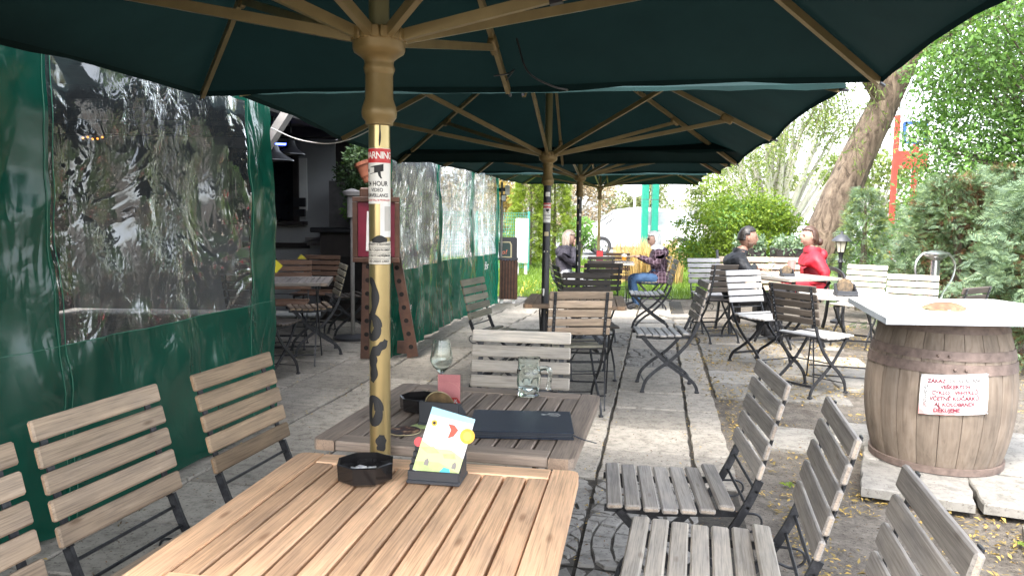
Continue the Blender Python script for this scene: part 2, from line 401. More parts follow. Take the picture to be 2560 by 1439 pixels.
def slab_mesh(name, seed, w=.484, d=.484, mat='slab', h=.05):
    rs = random.Random(seed); out = []
    C = [(-w/2, -d/2), (w/2, -d/2), (w/2, d/2), (-w/2, d/2)]
    for k in range(4):
        a, b = C[k], C[(k+1) % 4]
        for q in range(5):
            t = q/5; out.append((a[0]+(b[0]-a[0])*t+rs.uniform(-.006, .006), a[1]+(b[1]-a[1])*t+rs.uniform(-.006, .006)))
    b = MB(); n = len(out)
    V = [(x, y, -h) for x, y in out]+[(x, y, -.008) for x, y in out]+[(x*.975, y*.975, rs.uniform(-.001, .0006)) for x, y in out]
    F = [(r*n+i, r*n+(i+1) % n, (r+1)*n+(i+1) % n, (r+1)*n+i) for r in range(2) for i in range(n)]+[tuple(2*n+i for i in range(n))]
    return b.add(V, F).mesh(name, mat)
def cobble_slab(name, seed, cx, cy):
    b = MB(); rs = random.Random(seed); w = .243
    b.box((0, 0, -.032), (.482, .482, .04), m=1)
    def cl(p): return (max(-w, min(w, p[0])), max(-w, min(w, p[1])))
    r = .20
    while r < .8:
        n = max(4, int(2*math.pi*r/.105)); off = rs.random()
        for k in range(n):
            a0 = 2*math.pi*(k+off)/n; a1 = 2*math.pi*(k+1+off)/n; g = .004; am = (a0+a1)/2; rm = r+.042
            px, py = cx+rm*math.cos(am), cy+rm*math.sin(am)
            if abs(px) > w+.02 or abs(py) > w+.02: continue
            q = []
            for rr, aa in ((r+g, a0+g/r), (r+.085-g, a0+g/r), (r+.085-g, a1-g/r), (r+g, a1-g/r)):
                q.append(cl((cx+rr*math.cos(aa)+rs.uniform(-.003, .003), cy+rr*math.sin(aa)+rs.uniform(-.003, .003))))
            ar = abs(sum(q[i][0]*q[(i+1) % 4][1]-q[(i+1) % 4][0]*q[i][1] for i in range(4))/2)
            if ar < .0008: continue
            mx, my = sum(p[0] for p in q)/4, sum(p[1] for p in q)/4; z = rs.uniform(-.003, .002)
            top = [(mx+(p[0]-mx)*.9, my+(p[1]-my)*.9, z) for p in q]
            V = [(p[0], p[1], -.012) for p in q]+top
            b.add(V, [(0, 1, 5, 4), (1, 2, 6, 5), (2, 3, 7, 6), (3, 0, 4, 7), (4, 5, 6, 7)])
        r += .085
    return b.mesh(name, ['slab_dark', 'joint2'])
SL = [slab_mesh('paving_slab', i) for i in range(5)]; SLP = [slab_mesh('paving_slab_pale', 20+i, mat='slab_pale') for i in range(2)]
CS = [cobble_slab('cobbled_slab', 3, 0, -.5), cobble_slab('cobbled_slab', 5, -.05, -.46)]
SN = [slab_mesh('narrow_slab', 40+i, .2, .489) for i in range(2)]
pb = MB(); V = []
for v in [-3.0+.5*k for k in range(27)]:
    for u in (-5.0, .70):
        p = O0+UX*u+VX*v; V.append((p.x, p.y, gz(p.y)-.0165))
pb.add(V, [(2*k, 2*k+1, 2*k+3, 2*k+2) for k in range(26)]).build('paving_bed', 'joint', kind='structure')
patio = obj('patio_paving', None, kind='structure')
def lay(me, p, name='paving_slab', dz=0.0, rz=0.0):
    o = obj(name, me, patio, (p.x, p.y, gz(p.y)+random.uniform(-.004, .004)+dz), (random.uniform(-.006, .006), random.uniform(-.006, .006)+0, YAWP+rz))
    if p.y > 9: o.rotation_euler[0] += -.036
    return o
def tarp_x(y): return -1.87+.2*(y-2.9) if y < 6 else -1.25+.155*(y-6)
cob = {(0, -1), (0, -2), (0, -3), (-1, -1), (-1, -2), (-1, -3), (0, 6), (0, 7), (-1, 9), (-2, 9), (-1, 8)}
for i in range(-10, 1):
    for j in range(-5, 20):
        p = O0+UX*(i*.5+.25)+VX*(j*.5+.25)
        if p.y < 1.1 or abs(p.x)/max(p.y, .1) > .78+.6/max(p.y, .3): continue
        if p.x < tarp_x(p.y)-.3 and not (4.2 < p.y < 9.5 and p.x > -.42*p.y): continue
        if p.y > 13.6: continue
        if (i, j) in cob: lay(random.choice(CS), p, 'cobbled_slab', 0, random.choice((0, math.pi/2, math.pi)))
        else: lay(SL[random.randrange(5)], p, 'paving_slab', 0, random.choice((0, math.pi/2, math.pi)))
for j in range(0, 15):
    p = O0+UX*(.5+.115)+VX*(j*.5+.25); lay(SN[j % 2], p, 'narrow_slab')
for i in range(0, 6):
    for j in range(2, 13):
        p = O0+UX*(.735+i*.5+.25)+VX*(j*.5+.25)
        if (p-Vector((1.45, 5.14, 0))).dot(Vector((-.27, .96, 0))) < .12 or p.x > 3.4-.04*i or p.y > 9.2: continue
        if (i*7+j*5) % 9 == 0 and i > 1: continue
        lay((SLP if (i+j) % 3 else SL)[(i+j) % 2], p)
for (x, y, rz, dz) in ((2.03, 3.67, -.26, .06), (2.49, 3.48, -.2, .058), (2.25, 4.12, -.26, .061), (2.72, 3.95, -.22, .06), (3.02, 3.30, -.15, .05), (2.34, 2.86, -.35, .03), (1.72, 4.55, -.1, .004), (2.28, 4.62, -.12, .006), (3.0, 4.5, .05, .006), (2.75, 4.95, .1, .004), (3.3, 4.05, .1, .03), (2.4, 10.6, .3, .03), (1.9, 9.9, .1, .02)):
    lay(SLP[int(x*10) % 2], Vector((x, y, 0)), 'paving_slab', dz, rz-YAWP*0)
# fallen catkins, seeds and leaves: nobody could count them
def scatter(name, mat, n, fn, size, label, cat, curl=.35, seed=1):
    rg = np.random.default_rng(seed); P = np.array([fn(rg) for _ in range(n)])
    a = rg.uniform(0, 2*np.pi, n); L = rg.uniform(*size, n); W = L*rg.uniform(.22, .5, n); t = rg.uniform(-curl, curl, n)
    dx = np.stack([np.cos(a), np.sin(a), t], 1); dy = np.stack([-np.sin(a), np.cos(a), rg.uniform(-curl, curl, n)], 1)
    c = P+np.stack([0*a, 0*a, L*.18], 1); k = L[:, None]*.5; w = W[:, None]*.5
    bend = np.stack([0*a, 0*a, L*rg.uniform(-.1, .25, n)], 1)
    V = np.stack([c-dx*k, c-dy*w+bend+dx*k*.1, c+dx*k, c+dy*w+bend+dx*k*.1], 1).reshape(-1, 3)
    return fast_mesh(name, V, 4, mat, label=label, cat=cat, kind='stuff')
def fast_mesh(name, V, k, mat, parent=None, **kw):
    V = np.asarray(V, dtype=np.float32); nf = len(V)//k
    me = bpy.data.meshes.new(name); me.vertices.add(len(V)); me.vertices.foreach_set('co', V.ravel())
    me.loops.add(nf*k); me.loops.foreach_set('vertex_index', np.arange(nf*k, dtype=np.int32))
    me.polygons.add(nf); me.polygons.foreach_set('loop_start', np.arange(0, nf*k, k, dtype=np.int32))
    try: me.polygons.foreach_set('loop_total', np.full(nf, k, dtype=np.int32))
    except Exception: pass
    me.materials.append(MAT[mat]); me.update(calc_edges=True); me.validate()
    return obj(name, me, parent, **kw)
def f_earth(rg):
    while True:
        x, y = rg.uniform(.9, 5.2), rg.uniform(1.6, 9.5)
        if x > .8+.12*y and x < .75*y+.6 and mn.noise((x*2.2, y*2.2, 4))+.25*mn.noise((x*9, y*9, 1)) > rg.uniform(-.35, .3): return (x, y, -.012+(.015 if y > 5.5 else 0))
def f_joint(rg):
    j = rg.integers(-6, 3); s = rg.normal(0, .035); v = rg.uniform(-2, 8)
    p = O0+UX*(j*.5+s)+VX*v
    return (p.x, p.y, .002)
def f_any(rg):
    while True:
        x, y = rg.uniform(-2, 2.2), rg.uniform(1.3, 9)
        if x > tarp_x(y)+.05: return (x, y, .003)
scatter('fallen_leaves', 'litter', 15000, f_earth, (.008, .040), 'yellow fallen catkins and leaves strewn over the bare earth', 'leaf litter')
scatter('joint_litter', 'litter', 2600, f_joint, (.006, .024), 'small yellow seeds and husks caught along the paving joints', 'leaf litter', seed=2)
scatter('paving_litter', 'leaf_brown', 6500, f_any, (.004, .020), 'dry brown bits scattered over the paving slabs', 'leaf litter', seed=3)
for q, (x, y, s) in enumerate(((1.42, 3.72, .05), (1.03, 2.9, .035), (2.15, 3.05, .03))):
    b = MB()
    for k in range(7):
        a = k*.9; L = s*(.7+.3*(k % 2))
        b.add([(0, 0, .01), (math.cos(a-.35)*L*.6, math.sin(a-.35)*L*.6, .022), (math.cos(a)*L, math.sin(a)*L, .016), (math.cos(a+.35)*L*.6, math.sin(a+.35)*L*.6, .022)], [(0, 1, 2, 3)])
    b.build('weed_seedling', 'leaf_shrub', loc=(x, y, -.015), label=['small bright green weed growing beside the barrel slabs', 'tiny green weed growing in earth behind nearest grey chairs', 'small green weed sprouting in front of the raised slabs'][q], cat='weed', group='weeds in the bare earth')

# ------------------------------------------------------------------ parasols
HUBP = [(.026, -.20), (.033, -.198), (.034, -.19), (.0415, -.18), (.043, -.168), (.041, -.155), (.034, -.135), (.033, -.06), (.0335, -.078), (.0370, -.068), (.0375, -.062), (.0345, -.052), (.036, -.044), (.045, -.036), (.060, -.026), (.063, -.018), (.063, .006), (.03, .009)]
def umbrella(px, py, label, scale=1.0, hub=1.755, dark=False, yaw=-11.86, seed=0, lean=0.0):
    u = thing('patio_umbrella', label, 'umbrella', (px, py, gz(py)), R(yaw), 'dark green parasols standing in a row')
    hub -= gz(py); dz = hub-1.755; a = 1.5*scale; ap, ce, me_ = 2.62+dz, 1.872+dz, 1.862+dz
    rs = random.Random(seed); u.rotation_euler[0] = R(lean)
    # canopy
    b = MB(); n = 10; m = 9
    def edgept(k, s):
        c0 = [(a, 0), (a, a), (0, a), (-a, a), (-a, 0), (-a, -a), (0, -a), (a, -a)]
        p, q = c0[k], c0[(k+1) % 8]; z0, z1 = (me_, ce) if k % 2 == 0 else (ce, me_)
        f = 1-.022*math.sin(math.pi*s)
        return ((p[0]+(q[0]-p[0])*s)*f, (p[1]+(q[1]-p[1])*s)*f, z0+(z1-z0)*s+.012*math.sin(math.pi*s))
    for k in range(8):
        V = []; F = []
        for i in range(n+2):
            for j in range(m+1):
                s = j/m; e = edgept(k, s)
                if i <= n:
                    t = .02+.98*i/n; sag = -.030*math.sin(math.pi*s)*math.sin(math.pi*min(1, t*.9))
                    V.append((e[0]*t, e[1]*t, ap+(e[2]-ap)*t+sag+.035))
                else: V.append((e[0]*1.002, e[1]*1.002, e[2]+.035-.022-rs.uniform(0, .012)*(0 < j < m)))
        for i in range(n+1):
            for j in range(m): F.append((i*(m+1)+j, (i+1)*(m+1)+j, (i+1)*(m+1)+j+1, i*(m+1)+j+1))
        b.add(V, F)
    b.build('canopy', 'canopy', u, True)
    MB().lathe([(.0, .13), (.03, .12), (.05, .08), (.06, .05), (.02, .04)], 16, (0, 0, ap)).build('top_cap', 'bronze', u, True)
    # pole, hub
    MB().lathe([(.0262, 0), (.0262, hub-.19)], 24).build('pole', 'blackpole' if dark else 'gold', u, True)
    MB().lathe([(.0245, hub-.0), (.0245, ap+.05)], 20).build('upper_pole', 'olive', u, True)
    h = MB().lathe(HUBP, 32, (0, 0, hub))
    for k in range(8):
        for s in (-1, 1):
            an = k*math.pi/4+s*.21; h.box((math.cos(an)*.052, math.sin(an)*.052, hub+.013), (.03, .022, .03), Matrix.Rotation(an, 3, 'Z'), ch=.003)
    h.build('hub', 'bronze', u, True)
    MB().lathe([(.34, -.0), (.34, .05), (.1, .075), (.05, .09), (.035, .25), (.0, .25)], 28).build('base', 'darkgrey', u, True)
    for k in range(8):
        an = k*math.pi/4; ln = a*(math.sqrt(2) if k % 2 else 1.0); z1 = ce if k % 2 else me_
        d = Vector((math.cos(an), math.sin(an), 0)); ax = Vector((-d.y, d.x, 0))
        p0, p1 = d*.04+Vector((0, 0, ap-.01)), d*(ln-.03)+Vector((0, 0, z1+.012))
        rb = MB().tube([p0, p1], 0, flat=(.030, .018), axis=ax).build('rib', 'brass', u)
        t = (1.2*scale if not k % 2 else 1.3*scale)/ln; j = p0+(p1-p0)*t
        MB().box(j+Vector((0, 0, -.014)), (.085, .03, .05), Matrix.Rotation(an, 3, 'Z') @ Matrix.Rotation(math.atan2((ap-z1), ln), 3, 'Y'), ch=.008).build('bracket', 'bronze', rb, True)
        MB().tube([p1-d*.0, p1+d*.045-Vector((0, 0, .012))], .007, 6).build('rib_tip', 'black', rb)
        MB().tube([d*.05+Vector((0, 0, hub+.012)), j-Vector((0, 0, .025))], 0, flat=(.026, .016), axis=ax).build('strut', 'brass', u)
    # notched winder strip on the upper pole
    w = MB()
    for k in range(11): w.add([(-.03, .012, hub+.1+k*.03), (-.012, .012, hub+.1+k*.03), (-.03, .012, hub+.125+k*.03), (-.03, .016, hub+.1+k*.03), (-.012, .016, hub+.1+k*.03), (-.03, .016, hub+.125+k*.03)], [(0, 2, 1), (3, 4, 5), (0, 1, 4, 3), (1, 2, 5, 4)])
    w.build('notched_strip', 'steel', u)
    return u
def wrap(V, r, z0, a0, extra=0.0):
    """flat (x, y) -> cylinder of radius r; x runs to the viewer's right when angle grows"""
    out = []
    for v in V:
        an = a0+v[0]/r; out.append((math.cos(an)*(r+extra), math.sin(an)*(r+extra), z0+v[1]))
    return out
def patch(w, h, r, z0, a0, extra, n=16):
    b = MB(); V = []
    for j in range(2):
        for i in range(n+1): V.append((-w/2+w*i/n, -h/2+h*j, 0))
    return b.add(wrap(V, r, z0, a0, extra), [(i, i+1, n+2+i, n+1+i) for i in range(n)])
def ptext(s, size, r, z0, a0, extra, bold=False, dx=0.0, shear=0.0, space=1.0, sx=.80):
    V, F = text2d(s, size, bold, shear, space); return MB().add(wrap([(v[0]*sx+dx, v[1]) for v in V], r, z0, a0, extra), F)
def stickers(u, px, py, yaw, z, tilt, full):
    """surveillance sticker wrapped round a pole; a0 = angle that faces the camera, in local axes"""
    a0 = math.atan2(-py, -px)-R(yaw)+R(tilt); r = .0262
    p = patch(.092, .134, r, z, a0, .0006).build('warning_sticker', 'sticker', u, True)
    patch(.090, .034, r, z+.049, a0, .0010).build('red_band', 'red', p, True)
    if full:
        ptext('WARNING', .0235, r, z+.049, a0, .0014, True, space=.86).build('lettering', 'sticker', p)
        ptext('24 HOUR', .0165, r, z-.019, a0, .0010, True).build('lettering', 'ink', p)
        ptext('VIDEO', .0125, r, z-.034, a0, .0010, True).build('lettering', 'ink', p)
        ptext('SURVEILLANCE', .0115, r, z-.047, a0, .0010, True, space=.9).build('lettering', 'ink', p)
        ptext('VIOLATORS WILL BE PROSECUTED', .0058, r, z-.0585, a0, .0010, True).build('lettering', 'red', p)
    else:
        ptext('WARNING', .0235, r, z+.049, a0, .0014, True, space=.86).build('lettering', 'sticker', p)
        ptext('24 HOUR', .0165, r, z-.019, a0, .0010, True).build('lettering', 'ink', p)
        ptext('SURVEILLANCE', .0115, r, z-.040, a0, .0010, True, space=.9).build('lettering', 'ink', p)
    cm = MB(); cz = z+.012
    n = 8; V = [(-.018+.034*i/n, .010+.007*i/n) for i in range(n+1)]+[(-.018+.034*i/n, -.008+.008*i/n) for i in range(n+1)]
    cm.add(wrap(V, r, cz, a0, .0011), [(i, n+1+i, n+2+i, i+1) for i in range(n)])
    V = [(.002, -.003), (.009, -.001), (.010, -.012), (.013, -.018), (.009, -.018), (.004, -.011)]
    cm.add(wrap(V, r, cz, a0, .0011), [tuple(range(len(V)))])
    cm.build('camera_symbol', 'ink', p)
    cm = MB(); V = [(-.022+.0055*math.cos(k*.524), .001+.0075*math.sin(k*.524)) for k in range(12)]
    cm.add(wrap(V, r, cz, a0, .0019), [tuple(range(12))]); V = [(-.018, -.006), (-.006, -.004), (-.006, .009), (-.018, .008)]
    cm.add(wrap(V, r, cz, a0, .0018), [(0, 1, 2, 3)]); cm.build('camera_lens', 'sticker', p)
    cm = MB(); V = [(-.0222+.003*math.cos(k*.524), .001+.0045*math.sin(k*.524)) for k in range(12)]
    cm.add(wrap(V, r, cz, a0, .0023), [tuple(range(12))]); cm.build('camera_lens', 'ink', p)
P1 = (-.33, 1.872)
u1 = umbrella(*P1, 'dark green parasol on gold pole with video surveillance sticker and black spray paint', seed=1)
stickers(u1, *P1, -11.86, 1.433, -14, True)
aC = math.atan2(-P1[1], -P1[0])-R(-11.86)
pp = patch(.045, .082, .0262, 1.326, aC+R(52), .0005).build('blank_notice', 'white', u1, True)
patch(.026, .06, .0262, 1.330, aC+R(55), .0009).build('grey_stain', plain('grey_stain', (.5, .48, .44), .8), pp, True)
pl = patch(.085, .056, .0262, 1.246, aC-R(5), .0006).build('paper_label', plain('tan_label', (.58, .54, .46), .7), u1, True)
for k, s in enumerate(('ZA PARTY V HOTOVOSTI', 'ONLY CASH PAYMENT', 'ZA PARTY NEPŘIJÍMÁME', 'NO CREDIT CARDS')):
    ptext(s, .0078, .0262, 1.267-k*.0138, aC-R(5), .0010, True, shear=.1).build('lettering', 'ink', pl)
    patch(.084, .0009, .0262, 1.2595-k*.0138, aC-R(5), .0011).build('rule_line', 'ink', pl)
def graffiti(u, shapes):
    for pts, w in shapes:
        if len(pts) < 14: pts = [(p.x, p.y) for p in bezier([(x, z, 0) for x, z in pts], 5)]
        P = [Vector((x, z)) for x, z in pts]; n = len(P); closed = (P[0]-P[-1]).length < 1e-4; V = []; c = 5
        for i in range(n):
            a = P[i-1 if i else (n-2 if closed else 0)]; e = P[(i+1) if i < n-1 else (1 if closed else n-1)]
            t = (e-a).normalized(); nn = Vector((-t.y, t.x)); ww = w*1.35*(1+.18*math.sin(i*.7+w*900))*(1 if closed else .55+.45*math.sin(math.pi*(i+.5)/n))
            V += [P[i]+nn*ww*(k/(c-1)-.5) for k in range(c)]
        MB().add([wrap([(v.x, v.y)], .0262, 0, aC, .0008)[0] for v in V], [(i*c+k, i*c+k+1, (i+1)*c+k+1, (i+1)*c+k) for i in range(n-1) for k in range(c-1)]).build('spray_paint', 'ink', u)
def ring(cx, cz, rx, rz, a0=0, a1=360, n=22): return [(cx+rx*math.cos(R(a0+(a1-a0)*k/n)), cz+rz*math.sin(R(a0+(a1-a0)*k/n))) for k in range(n+1)]
graffiti(u1, [(ring(-.028, 1.135, .016, .045, -95, 95), .014), (ring(-.022, 1.063, .016, .026), .015),
              ([(.016, 1.030), (.010, 1.020), (.0, 1.012), (-.010, 1.003), (-.018, .995), (-.020, .975), (-.016, .955), (-.018, .935), (-.022, .925)], .018),
              (ring(-.018, .852, .015, .031), .015), ([(.004, .79), (.002, .775), (.003, .762), (.0, .75)], .019),
              (ring(.040, 1.10, .003, .010), .006), ([(.038, 1.16), (.040, 1.14), (.037, 1.125)], .008), ([(.040, 1.075), (.038, 1.05), (.041, 1.02)], .006), ([(-.02, 1.275), (.0, 1.28), (.02, 1.277)], .012),
              ([(.001, 1.56), (.0015, 1.53), (.0, 1.505)], .0035)])
P2, P3, P4 = (.225, 5.15), (.69, 7.9), (1.47, 12.9)
u2 = umbrella(*P2, 'dark green parasol on black painted pole, second in the row', 1.0, 1.75, True, seed=2, lean=-2.7, yaw=-7.5)
stickers(u2, *P2, -7.5, 1.365, 0, False)
a2 = math.atan2(-P2[1], -P2[0])-R(-7.5)
for k, (x, z, w, h) in enumerate(((.004, 1.49, .03, .03), (0, 1.22, .03, .028), (-.012, 1.10, .006, .012), (.01, 1.1, .006, .01), (-.012, .82, .012, .05), (.0, .52, .03, .04), (-.012, .43, .02, .03), (.012, .68, .006, .012))):
    patch(w, h, .0262, z, a2+x/.0262, .0006, 4).build('torn_sticker', 'cream' if k % 2 else 'sticker', u2)
u3 = umbrella(*P3, 'dark green parasol on scratched pole, third in the row', 1.0, 1.745, True, seed=3)
for k in range(9): patch(random.uniform(.008, .022), random.uniform(.01, .05), .0262, .85+k*.085, math.atan2(-P3[1], -P3[0])-R(-11.86)+random.uniform(-.6, .6), .0006, 4).build('torn_sticker', 'cream' if k % 2 else 'sticker', u3)
u4 = umbrella(*P4, 'dark green parasol on gold pole, farthest in the row beside the lawn', 1.12, 1.83, False, seed=4)
# strap tape and cable on the near parasol's struts
b = MB()
b.tube(bezier([(.1, 1.15, 2.02), (.14, 1.18, 1.9), (.22, 1.28, 1.86), (.27, 1.38, 1.86), (.22, 1.47, 1.87)]), .004, 6)
b.tube(bezier([(.0, 1.4, 1.9), (.06, 1.3, 1.93), (.05, 1.22, 1.9), (.0, 1.2, 1.89)]), .003, 6); b.build('cable', 'black', u1, True)
for fr_ in (.33, .5):
    p0, p1 = Vector((.05, 0, 1.767)), Vector((1.2, 0, 1.99)); q = p0+(p1-p0)*fr_
    MB().box(q, (.03, .02, .03), Matrix.Rotation(-math.atan2(.223, 1.15), 3, 'Y')).build('tape', 'black', u1)
MB().tube(bezier([(1.12, .0, 1.97), (1.13, .005, 1.93), (1.10, .0, 1.90), (1.12, 0, 1.86)]), 0, flat=(.03, .003), axis=(0, 1, .2)).build('rag_strip', 'darkgrey', u1)
# white wire from parasol 2 strut end to the tarpaulin post
MB().tube(bezier([(-1.50, 4.72, 1.86), (-1.36, 4.8, 1.80), (-1.2, 4.9, 1.785), (-1.06, 4.95, 1.82), (-.93, 5.0, 1.89)]), .0035, 6).build('white_cable', 'white', label='thin white cable hanging between the tarpaulin and the second parasol', cat='cable', smooth=True)

# ------------------------------------------------------------------ tarpaulin walls with clear vinyl windows
from mathutils import noise as mn
def tarp_wall(label, A, B, rects, fold, seed, ztop):
    A, B = Vector(A), Vector(B); L = (B-A).length; d = (B-A)/L; nrm = Vector((d.y, -d.x, 0))
    t = thing('tarpaulin_wall', label, 'tarpaulin', (A.x, A.y, 0))
    def disp(s, z):
        w = (1-min(1, z/2.2))*.6+.4
        return (fold*w*(math.sin(s*9+seed)+.6*math.sin(s*21.3+1.3*seed+.8*math.sin(z*3)))+.05*mn.noise((s*1.7+seed, z*1.1, 0))+.022*mn.noise((s*6+seed, z*4, 3))+.009*mn.noise((s*15, z*9, 7)))
    for (name, s0, s1, z0, z1, mat) in rects:
        ns, nz = max(3, int((s1-s0)/.035)), max(3, int((z1-z0)/.045)); V = []
        for j in range(nz+1):
            for i in range(ns+1):
                s = s0+(s1-s0)*i/ns; z = z0+(z1-z0)*j/nz
                zz = z
                if z < .04: zz = z+.02+.03*mn.noise((s*3+seed, 0, 9))
                p = d*s+nrm*disp(s, z); V.append((p.x, p.y, zz+gz(A.y+d.y*s)*(1-z/ztop)))
        F = [(j*(ns+1)+i, j*(ns+1)+i+1, (j+1)*(ns+1)+i+1, (j+1)*(ns+1)+i) for j in range(nz) for i in range(ns)]
        MB().add(V, F).build(name, mat, t, True)
    return t, d, nrm, disp
tarpA, dA, nA, dispA = tarp_wall('green tarpaulin side wall with large clear vinyl window behind the left chairs', (-2.26, 1.0, 0), (-1.49, 4.74, 0),
    [('green_panel', 0, 2.075, 0, 2.15, 'tarp'), ('window_panel', 2.075, 3.50, .79, 1.98, 'vinyl'), ('green_panel', 2.075, 3.50, 0, .79, 'tarp'), ('green_panel', 2.075, 3.50, 1.98, 2.15, 'tarp'), ('green_panel', 3.50, 3.81, 0, 2.15, 'tarp')], .008, 2.0, 2.15)
tarpB, dB, nB, dispB = tarp_wall('far green tarpaulin wall with three clear vinyl windows beside the paving', (-1.13, 6.75, 0), (-.23, 12.85, 0),
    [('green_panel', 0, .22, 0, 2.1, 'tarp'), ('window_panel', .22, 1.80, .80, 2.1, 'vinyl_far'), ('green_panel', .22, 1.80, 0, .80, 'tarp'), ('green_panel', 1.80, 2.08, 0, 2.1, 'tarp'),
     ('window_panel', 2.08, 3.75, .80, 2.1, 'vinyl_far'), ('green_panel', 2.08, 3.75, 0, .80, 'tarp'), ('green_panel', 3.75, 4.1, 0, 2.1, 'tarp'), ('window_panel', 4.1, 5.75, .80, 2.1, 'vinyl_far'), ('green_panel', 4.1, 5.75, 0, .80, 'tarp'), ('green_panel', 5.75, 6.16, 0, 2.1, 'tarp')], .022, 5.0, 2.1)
MAT['stitch'] = plain('pale_green_stitch', (.03, .16, .10), .6)
def on(t, d, n, disp, s, z, off=.003): p = d*s+n*(disp(s, z)+off); return (p.x, p.y, z)
for s0 in (2.055, 2.095, 3.52): MB().tube([on(tarpA, dA, nA, dispA, s0, .05+k*.05) for k in range(41)], .0011, 4).build('seam', 'stitch', tarpA)
MB().tube([on(tarpA, dA, nA, dispA, .1+k*.06, .79) for k in range(62)], .0018, 4).build('seam', 'stitch', tarpA)
# white script on the lower far panels
for s0, z0, tx, sz in ((.62, .42, 'azing', .13), (4.9, .56, 'lds', .17)):
    V, F = text2d(tx, sz, False, .35); b = MB()
    b.add([on(tarpB, dB, nB, dispB, s0+v[0], z0+v[1], .006) for v in V], F).build('white_script', 'white', tarpB)
# posts of the open side
for (x, y) in ((-1.62, 4.80), (-1.22, 6.82), (-.95, 8.62), (-.62, 10.7)):
    MB().box((0, 0, 1.05), (.09, .09, 2.1), ch=.006).build('wooden_post', 'darkwood', loc=(x, y, gz(y)), label={4.80: 'dark wooden post at the edge of the near tarpaulin', 6.82: 'dark wooden post behind the menu easel', 8.62: 'dark wooden post behind the second far vinyl window', 10.7: 'dark wooden post behind the third far vinyl window'}[y], cat='post')

# ------------------------------------------------------------------ the restaurant terrace behind the tarpaulin
bd = thing('restaurant_building', 'dim roofed restaurant terrace with white plaster wall and dark beams', 'building', (-4, 10.2, 0))
def bpart(name, mat, c, d, rot=None, parent=None, ch=0.0):
    return MB().box(Vector(c)-Vector((-4, 10.2, 0)), d, rot, ch=ch).build(name, mat, parent or bd)
bpart('wall', 'plaster', (-4.2, 10.35, 1.165), (3.6, .2, 2.33)); bpart('wall', 'darkwood', (-6.1, 5.0, 1.165), (.2, 11.5, 2.33)); bpart('wall', 'darkwood', (-4.2, -.7, 1.165), (3.6, .2, 2.33)); bpart('wall', 'plaster', (-2.32, 10.9, 1.165), (.16, 1.0, 2.33))  # near end wall is out of view, added to darken the terrace
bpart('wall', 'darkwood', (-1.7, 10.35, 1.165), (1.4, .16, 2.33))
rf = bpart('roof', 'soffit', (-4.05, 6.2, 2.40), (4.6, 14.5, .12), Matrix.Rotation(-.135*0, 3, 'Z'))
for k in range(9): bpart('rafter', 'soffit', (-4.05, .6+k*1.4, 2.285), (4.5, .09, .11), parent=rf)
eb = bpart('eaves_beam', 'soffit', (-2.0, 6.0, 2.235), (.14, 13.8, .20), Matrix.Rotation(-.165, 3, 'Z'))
bpart('brace', 'greyboard', (-1.535, 5.15, 1.99), (.05, .10, .50), Matrix.Rotation(.45, 3, 'Y') @ Matrix.Rotation(-.4, 3, 'X'))
wd = bpart('window', 'window_dark', (-3.35, 10.235, 1.68), (.9, .03, .9))
for x in (-3.80, -2.92): bpart('frame', 'darkwood', (x, 10.21, 1.68), (.07, .06, .98), parent=wd)
for x in (-3.35,): bpart('frame', 'darkwood', (x, 10.21, 1.68), (.05, .05, .9), parent=wd)
bpart('frame', 'darkwood', (-3.36, 10.21, 2.16), (.96, .06, .07), parent=wd); bpart('sill', 'darkwood', (-3.33, 10.17, 1.2), (1.1, .22, .05), parent=wd)
bpart('window', 'white', (-2.86, 10.238, 1.72), (.16, .02, .7)); bpart('switch_box', 'black', (-2.87, 10.2, 1.48), (.16, .08, .12)); bpart('switch_box', 'black', (-2.87, 10.2, 1.34), (.14, .06, .1))
bpart('rail', 'darkwood', (-3.2, 10.21, .9), (.9, .04, .07)); bpart('shelf', 'greyboard', (-2.62, 10.19, .99), (.34, .10, .05)); bpart('shelf', 'greyboard', (-2.62, 10.19, .92), (.30, .08, .03))
MB().box((0, 0, 0), (.3, .02, .02)).build('neon_tube', 'neon', loc=(-2.42, 7.6, 2.02), rot=(0, 0, .3), label='thin blue neon tube glowing under the terrace roof', cat='light')
al = thing('amber_lights', 'row of small amber lights seen through the near vinyl window', 'lights', (-3.02, 5.35, 1.84))
for k in range(5): MB().ico((k*.034, 0, .008*math.sin(k*2)), .008, sub=1).build('bulb', 'amber_lamp', al)
MB().tube([(-.03, .01, .03), (.26, .01, .03)], .004, 5).build('cord', 'black', al)
def pendant(x, y, z, r, label):
    t = thing('pendant_lamp', label, 'lamp', (x, y, z))
    MB().lathe([(r, 0), (r*.99, .008), (r*.5, .055), (.045, .085), (.03, .13), (.0, .135)], 28).build('shade', 'black', t, True)
    MB().lathe([(.0, .02), (.03, .03), (.035, .06), (.02, .1)], 12).build('bulb', 'white', t, True)
    MB().tube([(0, 0, .2), (0, 0, 2.32-z)], .006, 6).build('cord', 'black', t)
pendant(-2.06, 7.05, 1.875, .125, 'conical black pendant lamp, higher one nearer the menu easel')
pendant(-1.98, 6.3, 1.765, .16, 'wide black pendant lamp, lower one beside the tarpaulin edge')
fp = thing('fireplace', 'black fireplace with dark mantel against the terrace wall', 'fireplace', (-1.95, 9.75, 0))
MB().box((0, 0, .55), (.95, .5, 1.1)).build('surround', 'darkwood', fp); MB().box((0, -.05, 1.13), (1.15, .62, .06), ch=.01).build('mantel', 'black', fp)
MB().box((0, .1, 1.45), (.8, .35, .6)).build('chimney_breast', plain('grey_stone', (.09, .085, .08), .9, var=.4, scale=6), fp)
MB().box((0, -.26, .5), (.6, .03, .6)).build('opening', 'hole', fp)
